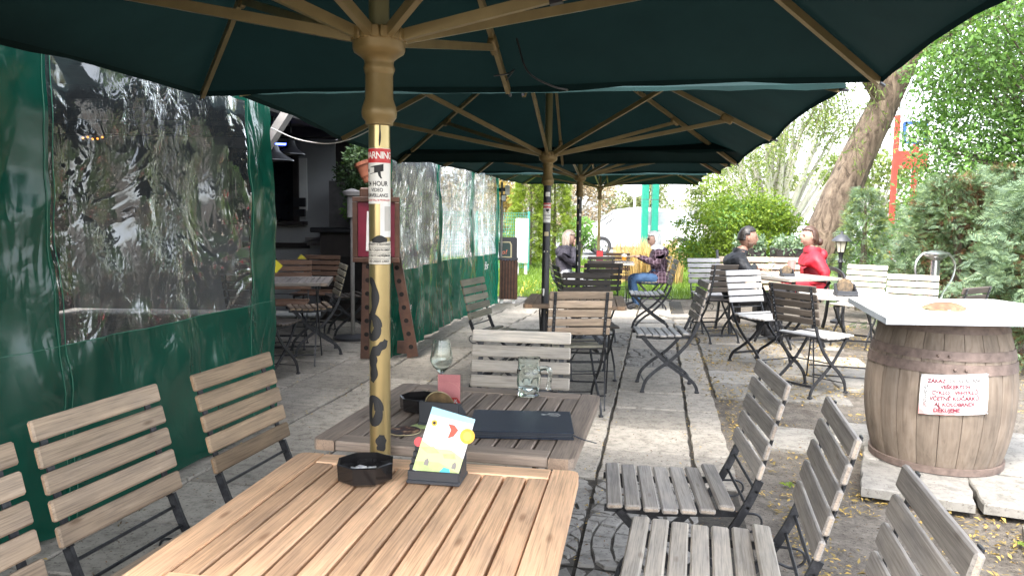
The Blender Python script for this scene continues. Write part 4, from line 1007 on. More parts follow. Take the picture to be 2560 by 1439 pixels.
def holder(x, y, rz, label, z=TZ, coasters=4, s=1.0):
    t = thing('coaster_holder', label, 'coaster holder', (x, y, z), R(rz), 'black plastic coaster holders'); t.scale = (s, s, s)
    MB().box((0, 0, .004), (.122, .088, .008), ch=.002).build('base', 'darkgrey', t); MB().box((0, -.037, .016), (.114, .005, .024), ch=.001).build('front_wall', 'darkgrey', t); MB().box((0, .037, .036), (.114, .005, .064), ch=.001).build('back_wall', 'darkgrey', t)
    for s_ in (-1, 1):
        b = MB()
        for k in range(5): b.box((s_*.055, -.030+k*.0142, .004+(.022+k*.010)/2), (.009, .0125, .022+k*.010))
        b.build('stepped_side', 'darkgrey', t)
    for k in range(coasters):
        c = MB().lathe([(0, -.0008), (.044, -.0008), (.045, 0), (.044, .0008), (0, .0008)], 26); c.xf(Matrix.Translation((.002*k, .022-k*.0036, .052)) @ Matrix.Rotation(R(90-9), 4, 'X'))
        c.build('coaster', 'cream' if 0 < k < coasters-1 else CPRINT, t, True)
    return t
holder(-.163, 1.662, -9, 'black coaster holder with colourful flyer on the warm teak table')
holder(-.195, 2.125, 168, 'black coaster holder with pink card on the grey table')
# colourful flyer leaning in the near holder
fm = Matrix.Translation((-.168, 1.63, TZ+.016)) @ Matrix.Rotation(R(-9), 4, 'Z') @ Matrix.Rotation(R(-20), 4, 'X') @ Matrix.Rotation(R(13), 4, 'Y')
fl = obj('flyer', None, label='pale green and white printed flyer with orange and blue spots', cat='flyer'); fl.matrix_world = fm
MB().box((0, 0, .073), (.104, .0012, .146)).build('sheet', 'white', fl)
def fpatch(name, poly, m, y): MB().add([(x, y, z) for x, z in poly], [tuple(range(len(poly)))]).build(name, m, fl)
def disc(cx, cz, r, n=16, q=1.0): return [(cx+r*math.cos(2*math.pi*k/n), cz+r*q*math.sin(2*math.pi*k/n)) for k in range(n)]
MAT['p_green'] = plain('print_green', (.46, .55, .22), .7, var=.25, scale=30); MAT['p_lime'] = plain('print_lime', (.62, .68, .30), .7); MAT['p_blue'] = plain('print_blue', (.35, .62, .74), .7); MAT['p_or'] = plain('print_orange', (.72, .42, .04), .6, var=.25, scale=40); MAT['p_red'] = plain('print_red', (.6, .09, .05), .6); MAT['p_yel'] = plain('print_yellow', (.72, .58, .10), .6)
MAT['p_cyan'] = plain('print_cyan', (.08, .48, .58), .6); MAT['p_grey'] = plain('print_grey', (.25, .22, .2), .6)
fpatch('print', [(-.052, .001), (.052, .001), (.052, .055), (.02, .066), (-.02, .058), (-.052, .068)], 'p_lime', -.0008)
fpatch('print', [(-.052, .001), (.052, .001), (.052, .022), (.0, .032), (-.052, .02)], 'p_green', -.0010)
fpatch('print', [(-.05, .052), (-.02, .062), (-.004, .052), (-.03, .044)], 'p_green', -.0011); fpatch('print', [(.004, .052), (.03, .06), (.036, .05), (.01, .044)], 'p_green', -.0011)
fpatch('print', [(-.052, .128), (.052, .134), (.052, .146), (-.052, .146)], 'p_blue', -.0008)
fpatch('print', disc(.022, .014, .013, 6), 'p_cyan', -.0013); fpatch('print', [(.004, .088), (.016, .096), (.022, .112), (.010, .120), (-.004, .119), (.006, .108)], 'p_red', -.0010)
fpatch('print', disc(-.036, .112, .007), 'p_or', -.0010); fpatch('print', disc(-.036, .112, .0035), 'ink', -.0013)
for x, z in ((-.026, .018), (.037, .028)): fpatch('print', [(x-.005, z), (x+.005, z), (x+.005, z+.01), (x, z+.016), (x-.005, z+.01)], 'p_grey', -.0013)
MB().add([(x, y, z) for y in (-.0012, .0008) for x, z in disc(.046, .105, .017, 20)], [tuple(range(20)), tuple(range(39, 19, -1))]+[(k, (k+1) % 20, 20+(k+1) % 20, 20+k) for k in range(20)]).build('orange_tab', 'p_or', fl)
fpatch('print', disc(.046, .105, .010, 18), 'p_yel', -.0016)
MB().add([(x, y, z) for y in (.0005, .0012) for x, z in disc(-.058, .062, .011, 16)], [tuple(range(16)), tuple(range(31, 15, -1))]).build('red_tab', 'red', fl)
# pink card, flat coaster and yellow card on the grey table
pc = thing('pink_card', 'pink card with red badge standing in clear sleeve on the grey table', 'card', (-.180, 2.165, TZ+.008), R(-6))
MB().box((0, 0, .062), (.066, .0015, .124)).build('sheet', plain('pink_paper', (.72, .27, .27), .6), pc)
MB().box((.004, -.003, .062), (.074, .0008, .13)).build('sleeve', 'film', pc)
MB().add([(x, -.0012, z) for x, z in disc(.012, .04, .024, 6, .8)], [tuple(range(6))]).build('red_badge', 'red', pc)
V, F = text2d('vě', .024, True); MB().add([(v[0]+.014, -.0016, v[1]+.040) for v in V], F).build('lettering', 'white', pc)
fc = thing('flat_coaster', 'round picture coaster lying on the grey table edge', 'coaster', (-.292, 2.035, TZ))
MB().lathe([(0, 0), (.047, 0), (.047, .0018), (0, .0018)], 28).build('card', 'cream', fc)
n_ = NT('coaster_picture'); n_.set(Base_Color=n_.ramp(n_.noise(n_.coord(), 45, 3), [(.42, (.012, .012, .02)), (.55, (.12, .04, .015)), (.66, (.55, .35, .2))]), Roughness=.4)
MB().lathe([(0, .0022), (.0445, .0022)], 28).build('picture', n_.m, fc)
MB().add([(-.05, -.02, 0), (.03, -.035, 0), (.04, .03, 0), (-.005, .04, 0), (-.05, -.02, .001), (.03, -.035, .001), (.04, .03, .001), (-.005, .04, .001)], [(3, 2, 1, 0), (4, 5, 6, 7), (0, 1, 5, 4), (1, 2, 6, 5), (2, 3, 7, 6), (3, 0, 4, 7)]).build('yellow_card', 'p_green', loc=(-.245, 2.088, TZ), label='lime yellow card under the holder on the grey table', cat='card')
# menu book
mb = thing('menu_book', 'dark navy menu book with silver emblem lying on the grey table', 'menu book', (.032, 2.085, TZ), R(-1.5))
MAT['navy'] = plain('navy_leatherette', (.012, .020, .036), .4, var=.15, scale=120, bump=.15)
MB().box((0, 0, .0018), (.285, .222, .0032), ch=.0008).build('cover', 'navy', mb); MB().box((0, 0, .0185), (.285, .222, .0035), ch=.0008).build('cover', 'navy', mb)
for k in range(6): MB().box((.001*(k % 3-1), .001*(k % 2), .0049+k*.00235), (.276, .214, .0018)).build('leaf_pages', 'navy' if k % 2 else 'darkgrey', mb)
em = MB(); c0 = (.092, .068); o = [(c0[0]+.021*math.cos(R(60*k)), c0[1]+.021*math.sin(R(60*k))) for k in range(6)]; i_ = [(c0[0]+.0185*math.cos(R(60*k)), c0[1]+.0185*math.sin(R(60*k))) for k in range(6)]
em.add([(x, y, .0205) for x, y in o+i_], [(k, (k+1) % 6, 6+(k+1) % 6, 6+k) for k in (0, 1, 2, 4, 5)]); em.build('emblem', 'sticker', mb)
for s, dy in (('JÍDELNÍ', .005), ('LÍSTEK', -.005)): V, F = text2d(s, .0088, True); MB().add([(v[0]+c0[0], v[1]+c0[1]+dy, .0207) for v in V], F).build('emblem', 'sticker', mb)
MB().add([(c0[0]-.018+x, c0[1]+y, .0206) for x, y in ((0, 0), (-.012, .005), (-.02, 0), (-.012, -.005))], [(0, 1, 2, 3)]).build('emblem', 'sticker', mb)
MB().tube(bezier([(.14, -.09, .008), (.165, -.11, .003), (.185, -.125, .002), (.2, -.14, .002)]), 0, flat=(.006, .001), axis=(0, 0, 1)).build('ribbon', 'navy', mb)
# drinking glasses
def wineglass(x, y, z, label, h=.2):
    t = thing('wine_glass', label, 'wine glass', (x, y, z))
    MB().lathe([(0, .0), (.033, .0), (.033, .002), (.008, .006), (.004, .012), (.0035, .085), (.006, .092), (.014, .100), (.028, .114), (.0355, .130), (.036, .142), (.031, .17), (.0265, .2), (.0256, .2), (.0302, .17), (.035, .142), (.0345, .130), (.027, .1155), (.013, .102), (0, .0985)], 32).build('bowl_and_stem', 'glass', t, True)
wineglass(-.222, 2.375, TZ, 'empty wine glass on the grey table behind the pink card')
def mug(x, y, z, rz, label, beer=False, s=1.0):
    t = thing('beer_mug', label, 'beer mug', (x, y, z), R(rz)); t.scale = (s, s, s)
    b = MB(); prof = [(.0, .0), (.033, .0), (.036, .004), (.033, .014), (.034, .022), (.039, .04), (.0405, .065), (.039, .085), (.0355, .092), (.0375, .097), (.036, .103), (.037, .128), (.034, .128), (.033, .10), (.036, .065), (.033, .03), (.0, .018)]
    n = 40; V = []
    for q, (r, zz) in enumerate(prof):
        for k in range(n):
            dm = .0022*math.cos(k*2*math.pi*8/n)*math.sin(zz*95) if 3 < q < 8 else 0; V.append(((r+dm)*math.cos(2*math.pi*k/n), (r+dm)*math.sin(2*math.pi*k/n), zz))
    b.add(V, [(i*n+k, i*n+(k+1) % n, (i+1)*n+(k+1) % n, (i+1)*n+k) for i in range(len(prof)-1) for k in range(n)]); b.build('glass_body', 'film' if beer else 'glass', t, True)
    MB().tube(bezier([(.036, 0, .092), (.055, 0, .096), (.068, 0, .09), (.072, 0, .075), (.069, 0, .05), (.066, 0, .022)]), [.008]*25+[.006], 8).build('handle', 'film' if beer else 'glass', t, True)
    if beer:
        MB().lathe([(0, .02), (.032, .031), (.0352, .065), (.034, .085), (0, .085)], 24).build('beer', 'beer', t, True); MB().lathe([(.034, .0855), (.0345, .115), (0, .12)], 24).build('foam', 'foam', t, True)
mug(.06, 2.468, TZ, -12, 'empty embossed glass beer mug on the grey table')
g4 = gz(11.95)
mug(1.76, 11.85, .746+g4, -10, 'half full beer mug on the far table', True, 1.15)
rb = thing('red_card_box', 'small red card box standing on the far table', 'box', (1.40, 12.1, .746+g4)); MB().box((0, 0, .09), (.11, .04, .17), ch=.003).build('carton', 'maroon', rb); MB().box((0, -.021, .1), (.09, .002, .13)).build('printed_face', 'red', rb)
wineglass(2.70, 7.83, TZ, 'empty wine glass on the table beside the man'); holder(2.90, 7.93, -5, 'black coaster holder on the table between man and woman in red', TZ, 2, 1.15)
holder(2.66, 5.98, -8, 'black coaster holder with straw coil on the sunlit middle table', TZ, 2, 1.35)
tb = thing('tumbler', 'tall glass with pink and yellow drink before the woman in red', 'glass', (3.06, 8.25, TZ))
MB().lathe([(0, 0), (.033, 0), (.041, .15), (.039, .15), (.031, .006), (0, .006)], 20).build('glass_body', 'glass', tb, True); MB().lathe([(0, .008), (.031, .008), (.0325, .03), (0, .03)], 20).build('drink', 'p_yel', tb, True); MB().lathe([(.0415, .06), (.0425, .149)], 20).build('red_print', plain('pink_print', (.6, .2, .18), .5), tb, True)
MB().tube(bezier([(0, .0, .01), (.01, .0, .02), (.0, .05, .02), (.03, .07, .01), (.05, .03, .015), (.03, 0, .008)]), .003, 6).build('sunglasses', 'black', loc=(2.78, 7.78, TZ), label='dark folded glasses lying on the table before the man', cat='glasses')

# ------------------------------------------------------------------ people
def cloth(name, c, rough=.8, var=.2, scale=30): return plain(name, c, rough, var=var, scale=scale, bump=.25)
MAT['c_black'] = cloth('black_jacket', (.010, .011, .014), .6); MAT['c_red'] = cloth('red_raincoat', (.36, .010, .022), .6, .2, 14); MAT['c_dark'] = cloth('dark_softshell', (.028, .025, .036)); MAT['c_denim'] = cloth('blue_denim', (.022, .06, .13)); MAT['c_trouser'] = cloth('black_trousers', (.012, .012, .014)); MAT['c_light'] = cloth('pale_trousers', (.45, .46, .48)); MAT['c_scarf'] = cloth('pale_scarf', (.55, .57, .62)); MAT['shoe'] = cloth('dark_shoe', (.02, .02, .022))
def plaid():
    n = NT('plaid_cloth'); v = n.coord('Object'); sx = n.n('SeparateXYZ'); n.put(sx.inputs[0], v)
    c = (.022, .006, .014)
    for ax, sc, cc, w in ((2, 17., (.10, .06, .08), .84), (0, 19., (.15, .10, .13), .86), (1, 19., (.15, .10, .13), .86)):
        fr = n.math('FRACT', n.math('MULTIPLY', sx.outputs[ax], sc)); c = n.mix(n.math('GREATER_THAN', fr, w), c, cc)
    n.set(Base_Color=c, Roughness=.85); return n.m
MAT['c_plaid'] = plaid()
def hair_mat(name, a, b):
    n = NT(name); no = n.noise(n.coord('Object', (60, 60, 6)), 2, 4); n.set(Base_Color=n.ramp(no, [(.35, a), (.65, b)]), Roughness=.45); n.bump(no, .5, .004); return n.m
MAT['h_black'] = hair_mat('black_hair', (.008, .007, .006), (.025, .02, .017)); MAT['stubble'] = plain('beard_stubble', (.13, .075, .05), .7, var=.3, scale=90); MAT['h_brown'] = hair_mat('brown_hair', (.03, .014, .008), (.09, .045, .028)); MAT['h_ash'] = hair_mat('ash_blonde_hair', (.20, .155, .12), (.46, .38, .31)); MAT['h_silver'] = hair_mat('silver_hair', (.30, .30, .30), (.62, .62, .60))
def hand_mesh(b, wr, dirv, upv, m, curl=.5):
    d = Vector(dirv).normalized(); u = Vector(upv); u = (u-d*u.dot(d)).normalized(); s = d.cross(u)
    R3 = Matrix((d, s, u)).transposed()
    o = MB().ico((.042, 0, 0), (.048, .038, .016), sub=2)
    for k, (yy, L) in enumerate(((-.028, .060), (-.010, .070), (.010, .066), (.027, .052))):
        p = [(.075, yy, 0), (.075+L*.4, yy*1.1, -.004*curl), (.075+L*.75, yy*1.12, -.022*curl), (.075+L*.92, yy*1.12, -.045*curl)]; o.tube(p, [.0095, .009, .008, .006], 6)
    o.tube([(.02, -.03, -.002), (.045, -.055, -.008), (.07, -.064, -.016)], [.012, .0105, .008], 6)
    b.add([Vector(wr)+R3 @ Vector(v) for v in o.v], o.f, m)
def head_mesh(b, c, f, m, tilt=0.0):
    f = Vector(f).normalized(); zu = Vector((0, 0, 1)); s = zu.cross(f).normalized(); R3 = Matrix((f, s, zu)).transposed() @ Matrix.Rotation(tilt, 3, 'Y')
    bm = bmesh.new(); bmesh.ops.create_icosphere(bm, subdivisions=4, radius=1)
    for v in bm.verts:
        x, y, z = v.co; k = 1.0
        w = .074*(1-.18*max(0, -z)); dd = .094; h = .118
        X, Y, Z = x*dd, y*w, z*h
        if x > 0 and z < 0: X += .010*max(0, -z)*x                       # jaw forward
        if z < -.55: X *= .88
        nose = math.exp(-((y/.16)**2+((z+.05)/.22)**2))*(x > .3); X += .022*nose
        brow = math.exp(-((z-.22)/.1)**2)*(x > .4)*math.exp(-(y/.6)**2); X += .006*brow
        for ey in (-.36, .36): X -= .012*math.exp(-(((y-ey)/.16)**2+((z-.08)/.10)**2))*(x > .3)
        X += .006*math.exp(-((y/.26)**2+((z+.46)/.07)**2))*(x > .3); X -= .007*math.exp(-((y/.3)**2+((z+.52)/.035)**2))*(x > .3)
        X += .010*math.exp(-((y/.25)**2+((z+.82)/.14)**2))*(x > .1)
        v.co = (X, Y, Z)
    for e in (-1, 1):
        r = bmesh.ops.create_icosphere(bm, subdivisions=2, radius=1)
        for v in r['verts']: v.co = Vector((v.co.x*.018-.004, e*(.073+.3*.02)+v.co.y*.008, v.co.z*.030-.004))
    bm.verts.index_update(); V = [Vector(c)+R3 @ v.co for v in bm.verts]; F = [[q.index for q in q2.verts] for q2 in bm.faces]; bm.free()
    b.add(V, F, m); return R3
MAT['lip'] = plain('lips', (.26, .07, .06), .45)
def person(label, loc, J, bones, mats, head, face, hands, tilt=0.0, brow='h_brown'):
    """J: joint -> (pos, radius); bones: (a, b, material index); one continuous skinned surface"""
    t = thing('person', label, 'person', loc); names = list(J)
    me = bpy.data.meshes.new('skel'); me.from_pydata([J[n][0] for n in names], [(names.index(a), names.index(b)) for a, b, _ in bones], [])
    o = bpy.data.objects.new('skel', me); col.objects.link(o)
    o.modifiers.new('s', 'SKIN'); sv_ = me.skin_vertices[0].data
    for i, n in enumerate(names):
        r = J[n][1]; sv_[i].radius = r if isinstance(r, tuple) else (r, r); sv_[i].use_root = (n == 'pelvis')
    sb = o.modifiers.new('d', 'SUBSURF'); sb.levels = 3; sb.render_levels = 3
    dg = bpy.context.evaluated_depsgraph_get(); ev = o.evaluated_get(dg).to_mesh()
    V = [v.co.copy() for v in ev.vertices]; NV = [v.normal.copy() for v in ev.vertices]; F = [tuple(p.vertices) for p in ev.polygons]
    bpy.data.objects.remove(o)
    b = MB(); seg = [(Vector(J[a][0]), Vector(J[c][0]), m) for a, c, m in bones]
    mi = []
    for f in F:
        c = sum((V[i] for i in f), Vector())/len(f); best = (9, 0)
        for p, q, m in seg:
            dd = q-p; tt = max(0, min(1, (c-p).dot(dd)/dd.dot(dd))); best = min(best, ((c-(p+dd*tt)).length, m))
        mi.append(best[1])
    def fold(v): return .010*mn.noise(v*9)+.0075*(1-2*abs(mn.noise(Vector((v.x*20, v.y*20, v.z*34)))))
    V = [v+n_*fold(v) for v, n_ in zip(V, NV)]
    b.v = [tuple(v) for v in V]; b.f = F; b.mi = mi
    R3 = head_mesh(b, head, face, 3, tilt)
    for wr, dv, uv, cu in hands: hand_mesh(b, wr, dv, uv, 3, cu)
    b.build('body', mats, t, True)
    def at_(p): return Vector(head)+R3 @ Vector(p)
    for e in (-1, 1):
        MB().ico((0, 0, 0), (.006, .013, .0065), sub=2).xf(Matrix.Translation(at_((.079, e*.029, .008))) @ R3.to_4x4()).build('eye', 'ink', t, True)
        MB().box((0, 0, 0), (.008, .032, .006), ch=.002).xf(Matrix.Translation(at_((.087, e*.030, .030))) @ R3.to_4x4()).build('eyebrow', brow, t)
    MB().ico((0, 0, 0), (.006, .022, .007), sub=2).xf(Matrix.Translation(at_((.092, 0, -.059))) @ R3.to_4x4()).build('lips', 'lip', t, True)
    return t, R3
def hair_cap(t, head, R3, mat, keep, grow=1.10, length=0.0, flare=1.0, name='hair'):
    bm = bmesh.new(); bmesh.ops.create_icosphere(bm, subdivisions=4, radius=1)
    dl = [v for v in bm.verts if not keep(v.co)]; bmesh.ops.delete(bm, geom=dl, context='VERTS'); V = []
    for v in bm.verts:
        x, y, z = v.co; lo = max(0, -z); k = grow+.03*mn.noise(v.co*4)
        zz = z*.118*k-lo*length; V.append(Vector(head)+R3 @ Vector((x*.094*k-.004-lo*.01, y*.074*(k+.04)*(1+lo*flare*.35), zz)))
    bm.verts.index_update(); F = [[q.index for q in f.verts] for f in bm.faces]; bm.free()
    o = MB().add(V, F).build(name, mat, t, True); md = o.modifiers.new('th', 'SOLIDIFY'); md.thickness = -.010 if name == 'hair' else -.004; return o
def collar(t, c, r, h, mat, name='collar', tilt=(0, 0)):
    o = MB().lathe([(r*1.15, -h*.5), (r*1.2, 0), (r*1.02, h*.5), (r*.9, h*.45), (r*.95, -h*.4)], 20).xf(Matrix.Translation(c) @ Matrix.Rotation(tilt[1], 4, 'Y') @ Matrix.Rotation(tilt[0], 4, 'X')).build(name, mat, t, True); return o
def seated(facing, hip=.50, lean=.06, chest=(.150, .110), elb=None, wri=None, knee=.44, arm_r=(.062, .052, .038), spread=.10, ank=(.40, .09), headfwd=.09, hh=1.115, shw=.185, nk=.975):
    """joints in local axes; facing = +1 (+x) or -1 (-x); side +1 = towards +y"""
    f = facing; J = {'pelvis': ((0, 0, hip), (.135, .145)), 'belly': ((.01*f, 0, hip+.14), (.112, .138)), 'chest': ((lean*f, 0, hip+.32), (.108, .155)), 'upper': ((lean*1.25*f, 0, nk-.12), (.095, .135)), 'neck': ((headfwd*.75*f, 0, nk), .056), 'skull': ((headfwd*f, 0, nk+.07), .055)}
    B = [('pelvis', 'belly', 0), ('belly', 'chest', 0), ('chest', 'upper', 0), ('upper', 'neck', 0), ('neck', 'skull', 3)]
    for n, s in (('L', f), ('R', -f)):
        J['sh'+n] = ((lean*1.1*f, s*shw, nk-.125), .074); J['el'+n] = (elb[n], arm_r[1]+.008); J['wr'+n] = (wri[n], arm_r[2])
        J['hip'+n] = ((.08*f, s*spread, hip-.01), .098); J['kn'+n] = ((knee*f, s*(spread+.03), hip+.0), .070); J['an'+n] = ((ank[0]*f, s*(spread+.02), ank[1]), .046); J['toe'+n] = (((ank[0]+.17)*f, s*(spread+.03), ank[1]-.045), .036)
        B += [('upper', 'sh'+n, 0), ('sh'+n, 'el'+n, 0), ('el'+n, 'wr'+n, 0), ('pelvis', 'hip'+n, 1), ('hip'+n, 'kn'+n, 1), ('kn'+n, 'an'+n, 1), ('an'+n, 'toe'+n, 2)]
    return J, B
# man in black, facing right
J, B = seated(1, .50, .08, elb={'L': (.17, .25, .76), 'R': (.16, -.26, .76)}, wri={'L': (.31, -.02, .80), 'R': (.30, .06, .815)}, headfwd=.17, nk=.985, ank=(.42, .09))
hd = (.20, 0, 1.135)
pm, R3 = person('man in black zipped jacket sitting with folded arms, facing right', (2.36, 8.22, 0), J, B, ['c_black', 'c_trouser', 'shoe', 'skin'], hd, (1, -.1, 0), [((.31, -.03, .80), (.5, -1, .1), (0, 0, 1), .7), ((.30, .07, .815), (.4, 1, .05), (0, 0, 1), .7)], .10)
hair_cap(pm, hd, R3, 'h_black', lambda v: (v.z > .55 and v.x < .72) or (v.x < -.25 and v.z > -.32) or (v.x < .1 and v.z > .26), 1.045)
hair_cap(pm, hd, R3, 'stubble', lambda v: v.x > .05 and -.95 < v.z < -.30 and not (abs(v.y) < .34 and -.60 < v.z < -.46), .995, name='beard'); collar(pm, (.13, 0, .985), .068, .06, 'c_black', 'collar', (0, .25))
# woman in red, facing left
J, B = seated(-1, .50, .03, elb={'L': (.04, -.27, .68), 'R': (.03, .27, .68)}, wri={'L': (-.20, -.16, .60), 'R': (-.2, .14, .60)}, headfwd=.07, nk=.985, ank=(.44, .08))
hd = (-.085, -.01, 1.14)
pr, R3 = person('woman in bright red raincoat on the bench, facing left', (3.55, 8.84, 0), J, B, ['c_red', 'c_trouser', 'shoe', 'skin_fair'], hd, (-1, -.15, 0), [((-.2, -.16, .6), (-1, .3, -.2), (0, 0, 1), .4), ((-.2, .14, .6), (-1, -.3, -.2), (0, 0, 1), .4)])
hair_cap(pr, hd, R3, 'h_brown', lambda v: v.z > .52 or (v.x < .12 and v.z > -.35) or (v.x < -.2 and v.z > -.7), 1.07)
MB().ico((.045, .0, 1.085), (.042, .04, .045), sub=3).build('hair_bun', 'h_brown', pr, True); collar(pr, (-.035, 0, .99), .085, .08, 'c_red', 'hood', (0, .15)); MB().ico((.075, 0, .93), (.06, .10, .075), sub=3).build('hood', 'c_red', pr, True)
sk = MB(); prof = [(.17, .60), (.185, .52), (.20, .44), (.195, .42)]; sk.lathe(prof, 24, (-.02, 0, 0)).build('coat_hem', 'c_red', pr, True)
MB().tube(bezier([(-.30, -.15, .585), (-.15, -.14, .60), (.02, -.13, .56)]), [.10]*13, 12).build('coat_skirt', 'c_red', pr, True); MB().tube(bezier([(-.30, .15, .585), (-.15, .14, .60), (.02, .13, .56)]), [.10]*13, 12).build('coat_skirt', 'c_red', pr, True)
# woman with ash blonde hair, facing right
J, B = seated(1, .50, .03, elb={'L': (.12, .22, .70), 'R': (.17, -.2, .72)}, wri={'L': (.28, .1, .66), 'R': (.17, -.06, .98)}, headfwd=.09, nk=.975, knee=.43, ank=(.42, .08))
hd = (.10, 0, 1.115)
pd, R3 = person('woman with ash blonde hair and dark hooded jacket, hand at her mouth', (.80, 12.0, gz(12)), J, B, ['c_dark', 'c_light', 'shoe', 'skin_fair'], hd, (1, -.05, 0), [((.175, -.055, .985), (.1, .25, 1), (-1, 0, 0), .5), ((.28, .1, .66), (1, -.3, 0), (0, 0, 1), .5)])
hair_cap(pd, hd, R3, 'h_ash', lambda v: v.z > .38 or v.x < .18, 1.12, .11, .9); collar(pd, (.04, 0, .965), .10, .09, 'c_dark', 'hood', (0, -.2)); MB().ico((-.055, 0, .90), (.065, .11, .085), sub=3).build('hood', 'c_dark', pd, True)
MB().box((.196, 0, 1.125), (.016, .13, .034), ch=.006).build('sunglasses', 'gloss_black', pd, True)
# woman with silver hair in plaid, facing left
J, B = seated(-1, .50, .04, elb={'L': (-.10, -.24, .73), 'R': (-.08, .24, .73)}, wri={'L': (-.34, -.12, .845), 'R': (-.34, .08, .83)}, headfwd=.10, nk=.975, knee=.46, ank=(.36, .08))
hd = (-.115, 0, 1.115)
ps, R3 = person('woman with silver bob, plaid jacket and jeans, facing left', (2.36, 12.0, gz(12)), J, B, ['c_plaid', 'c_denim', 'shoe', 'skin_fair'], hd, (-1, -.1, 0), [((-.34, -.12, .845), (-1, .2, .15), (0, 0, 1), .5), ((-.34, .08, .83), (-1, -.2, .15), (0, 0, 1), .5)], .06)
hair_cap(ps, hd, R3, 'h_silver', lambda v: v.z > .40 or v.x < .22, 1.13, .03, .5); collar(ps, (-.05, 0, .985), .09, .10, 'c_scarf', 'scarf', (0, .35)); MB().ico((.05, 0, .91), (.075, .115, .085), sub=3).build('hood', 'c_plaid', ps, True)
MB().box((-.212, -.01, 1.125), (.016, .13, .034), ch=.006).build('sunglasses', 'gloss_black', ps, True); MB().lathe([(.165, .62), (.19, .54), (.205, .44), (.195, .43)], 24).build('jacket_hem', 'c_plaid', ps, True)

# ------------------------------------------------------------------ garden furniture on the right
bn = thing('park_bench', 'slatted bench with black iron ends behind the woman in red', 'bench', (3.2, 8.95, 0))
BS = slat_mesh('bench_slat', 1.30, .068, .022)
for k in range(5): obj('back_slat', BS, bn, (0, .26+.028*k, .50+.085*k), (math.pi/2-.3, 0, 0), (.40, .33, .25))
for k in range(5): obj('seat_slat', BS, bn, (0, -.2+.085*k, .44), (0, 0, 0), (.38, .32, .25))
for s in (-1, 1):
    MB().tube(bezier([(s*.665, .40, .95), (s*.665, .30, .70), (s*.665, .22, .45), (s*.665, .25, .2), (s*.665, .33, .01)]), 0, flat=(.045, .022), axis=(1, 0, 0)).tube(bezier([(s*.665, .32, .74), (s*.665, .1, .76), (s*.665, -.18, .70), (s*.665, -.24, .55), (s*.665, -.2, .43)]), 0, flat=(.04, .022), axis=(1, 0, 0)).tube(bezier([(s*.665, .22, .42), (s*.665, 0, .41), (s*.665, -.2, .42), (s*.665, -.22, .2), (s*.665, -.28, .01)]), 0, flat=(.04, .022), axis=(1, 0, 0)).build('iron_end', 'iron', bn)
for q, (x, w, seed) in enumerate(((3.06, .36, 5), (3.62, .5, 6))):
    t = thing('planter_box', ['dark brown planter box with blue green plants behind the man', 'longer dark planter box with blue green plants behind the woman in red'][q], 'planter', (x, 9.75, 0), 0, 'planters behind the bench')
    MB().box((0, 0, .87), (w, .26, .2), ch=.008).build('trough', 'redwood' if 0 else 'darkwood', t)
    for s in (-1, 1): MB().box((s*(w/2-.05), 0, .385), (.05, .2, .77)).build('leg', 'darkwood', t)
    rg = np.random.default_rng(seed); n = 900; P = np.stack([rg.uniform(-w/2, w/2, n), rg.uniform(-.16, .12, n), rg.uniform(.93, 1.12, n)-.2*(rg.random(n) < .25)], 1)
    fast_mesh('foliage', leaves_at(rg, P, rg.normal(size=(n, 3)), .055, .5), 4, 'leaf_blue', t)
lt = thing('garden_lantern', 'black garden lantern with frosted glass on a post right of the woman in red', 'lantern', (4.27, 9.8, 0))
MB().lathe([(.09, 0), (.09, .03), (.03, .06), (.022, .1), (.022, .78), (.035, .80), (.02, .84), (.03, .9), (.045, .93)], 14).build('post', 'blackpole', lt, True)
MB().lathe([(.045, .93), (.07, 1.07)], 6).build('glass', plain('frosted_glass', (.6, .55, .42), .4), lt); MB().lathe([(.12, 1.07), (.115, 1.085), (.06, 1.14), (.02, 1.16), (.012, 1.2), (0, 1.2)], 16).build('cap', 'darkgrey', lt, True)
for k in range(6):
    a = k*math.pi/3; MB().tube([(.047*math.cos(a), .047*math.sin(a), .93), (.073*math.cos(a), .073*math.sin(a), 1.07)], .005, 5).build('bar', 'black', lt)
st = thing('steel_ashtray_stand', 'steel stand with round dish and two curved side bars behind the barrel', 'stand', (4.27, 7.6, 0))
MB().lathe([(.15, 0), (.15, .02), (.045, .04), (.042, .06), (.042, .96)], 20).build('post', 'steel', st, True); MB().lathe([(.04, .95), (.10, .985), (.115, 1.0), (.12, 1.02), (.10, 1.03), (.05, 1.05), (0, 1.055)], 28).build('dish', 'steel', st, True)
for s in (-1, 1): MB().tube(bezier([(s*.05, 0, 1.01), (s*.12, 0, 1.02), (s*.185, 0, .95), (s*.2, 0, .86), (s*.17, 0, .74), (s*.1, 0, .62), (s*.06, 0, .5)]), .012, 8).build('side_bar', 'steel', st, True)
# red playground frame far right
rp = thing('playground_frame', 'red painted playground frame with blue square seen through the trees', 'playground', (9.0, 18, 0))
MB().box((0, 0, 1.9), (.10, .10, 3.8)).build('post', 'redpaint', rp); MB().box((.74, .5, 1.6), (.1, .1, 3.2)).build('post', 'redpaint', rp); MB().box((.38, 0, 2.78), (.72, .08, .42)).build('board', 'redpaint', rp)
for c, d in (((.17, -.02, 3.4), (.07, .06, .5)), ((.66, -.02, 3.4), (.07, .06, .5)), ((.415, -.02, 3.18), (.5, .06, .07)), ((.415, -.02, 3.63), (.5, .06, .07))): MB().box(c, d).build('square_rail', 'bluepaint', rp)
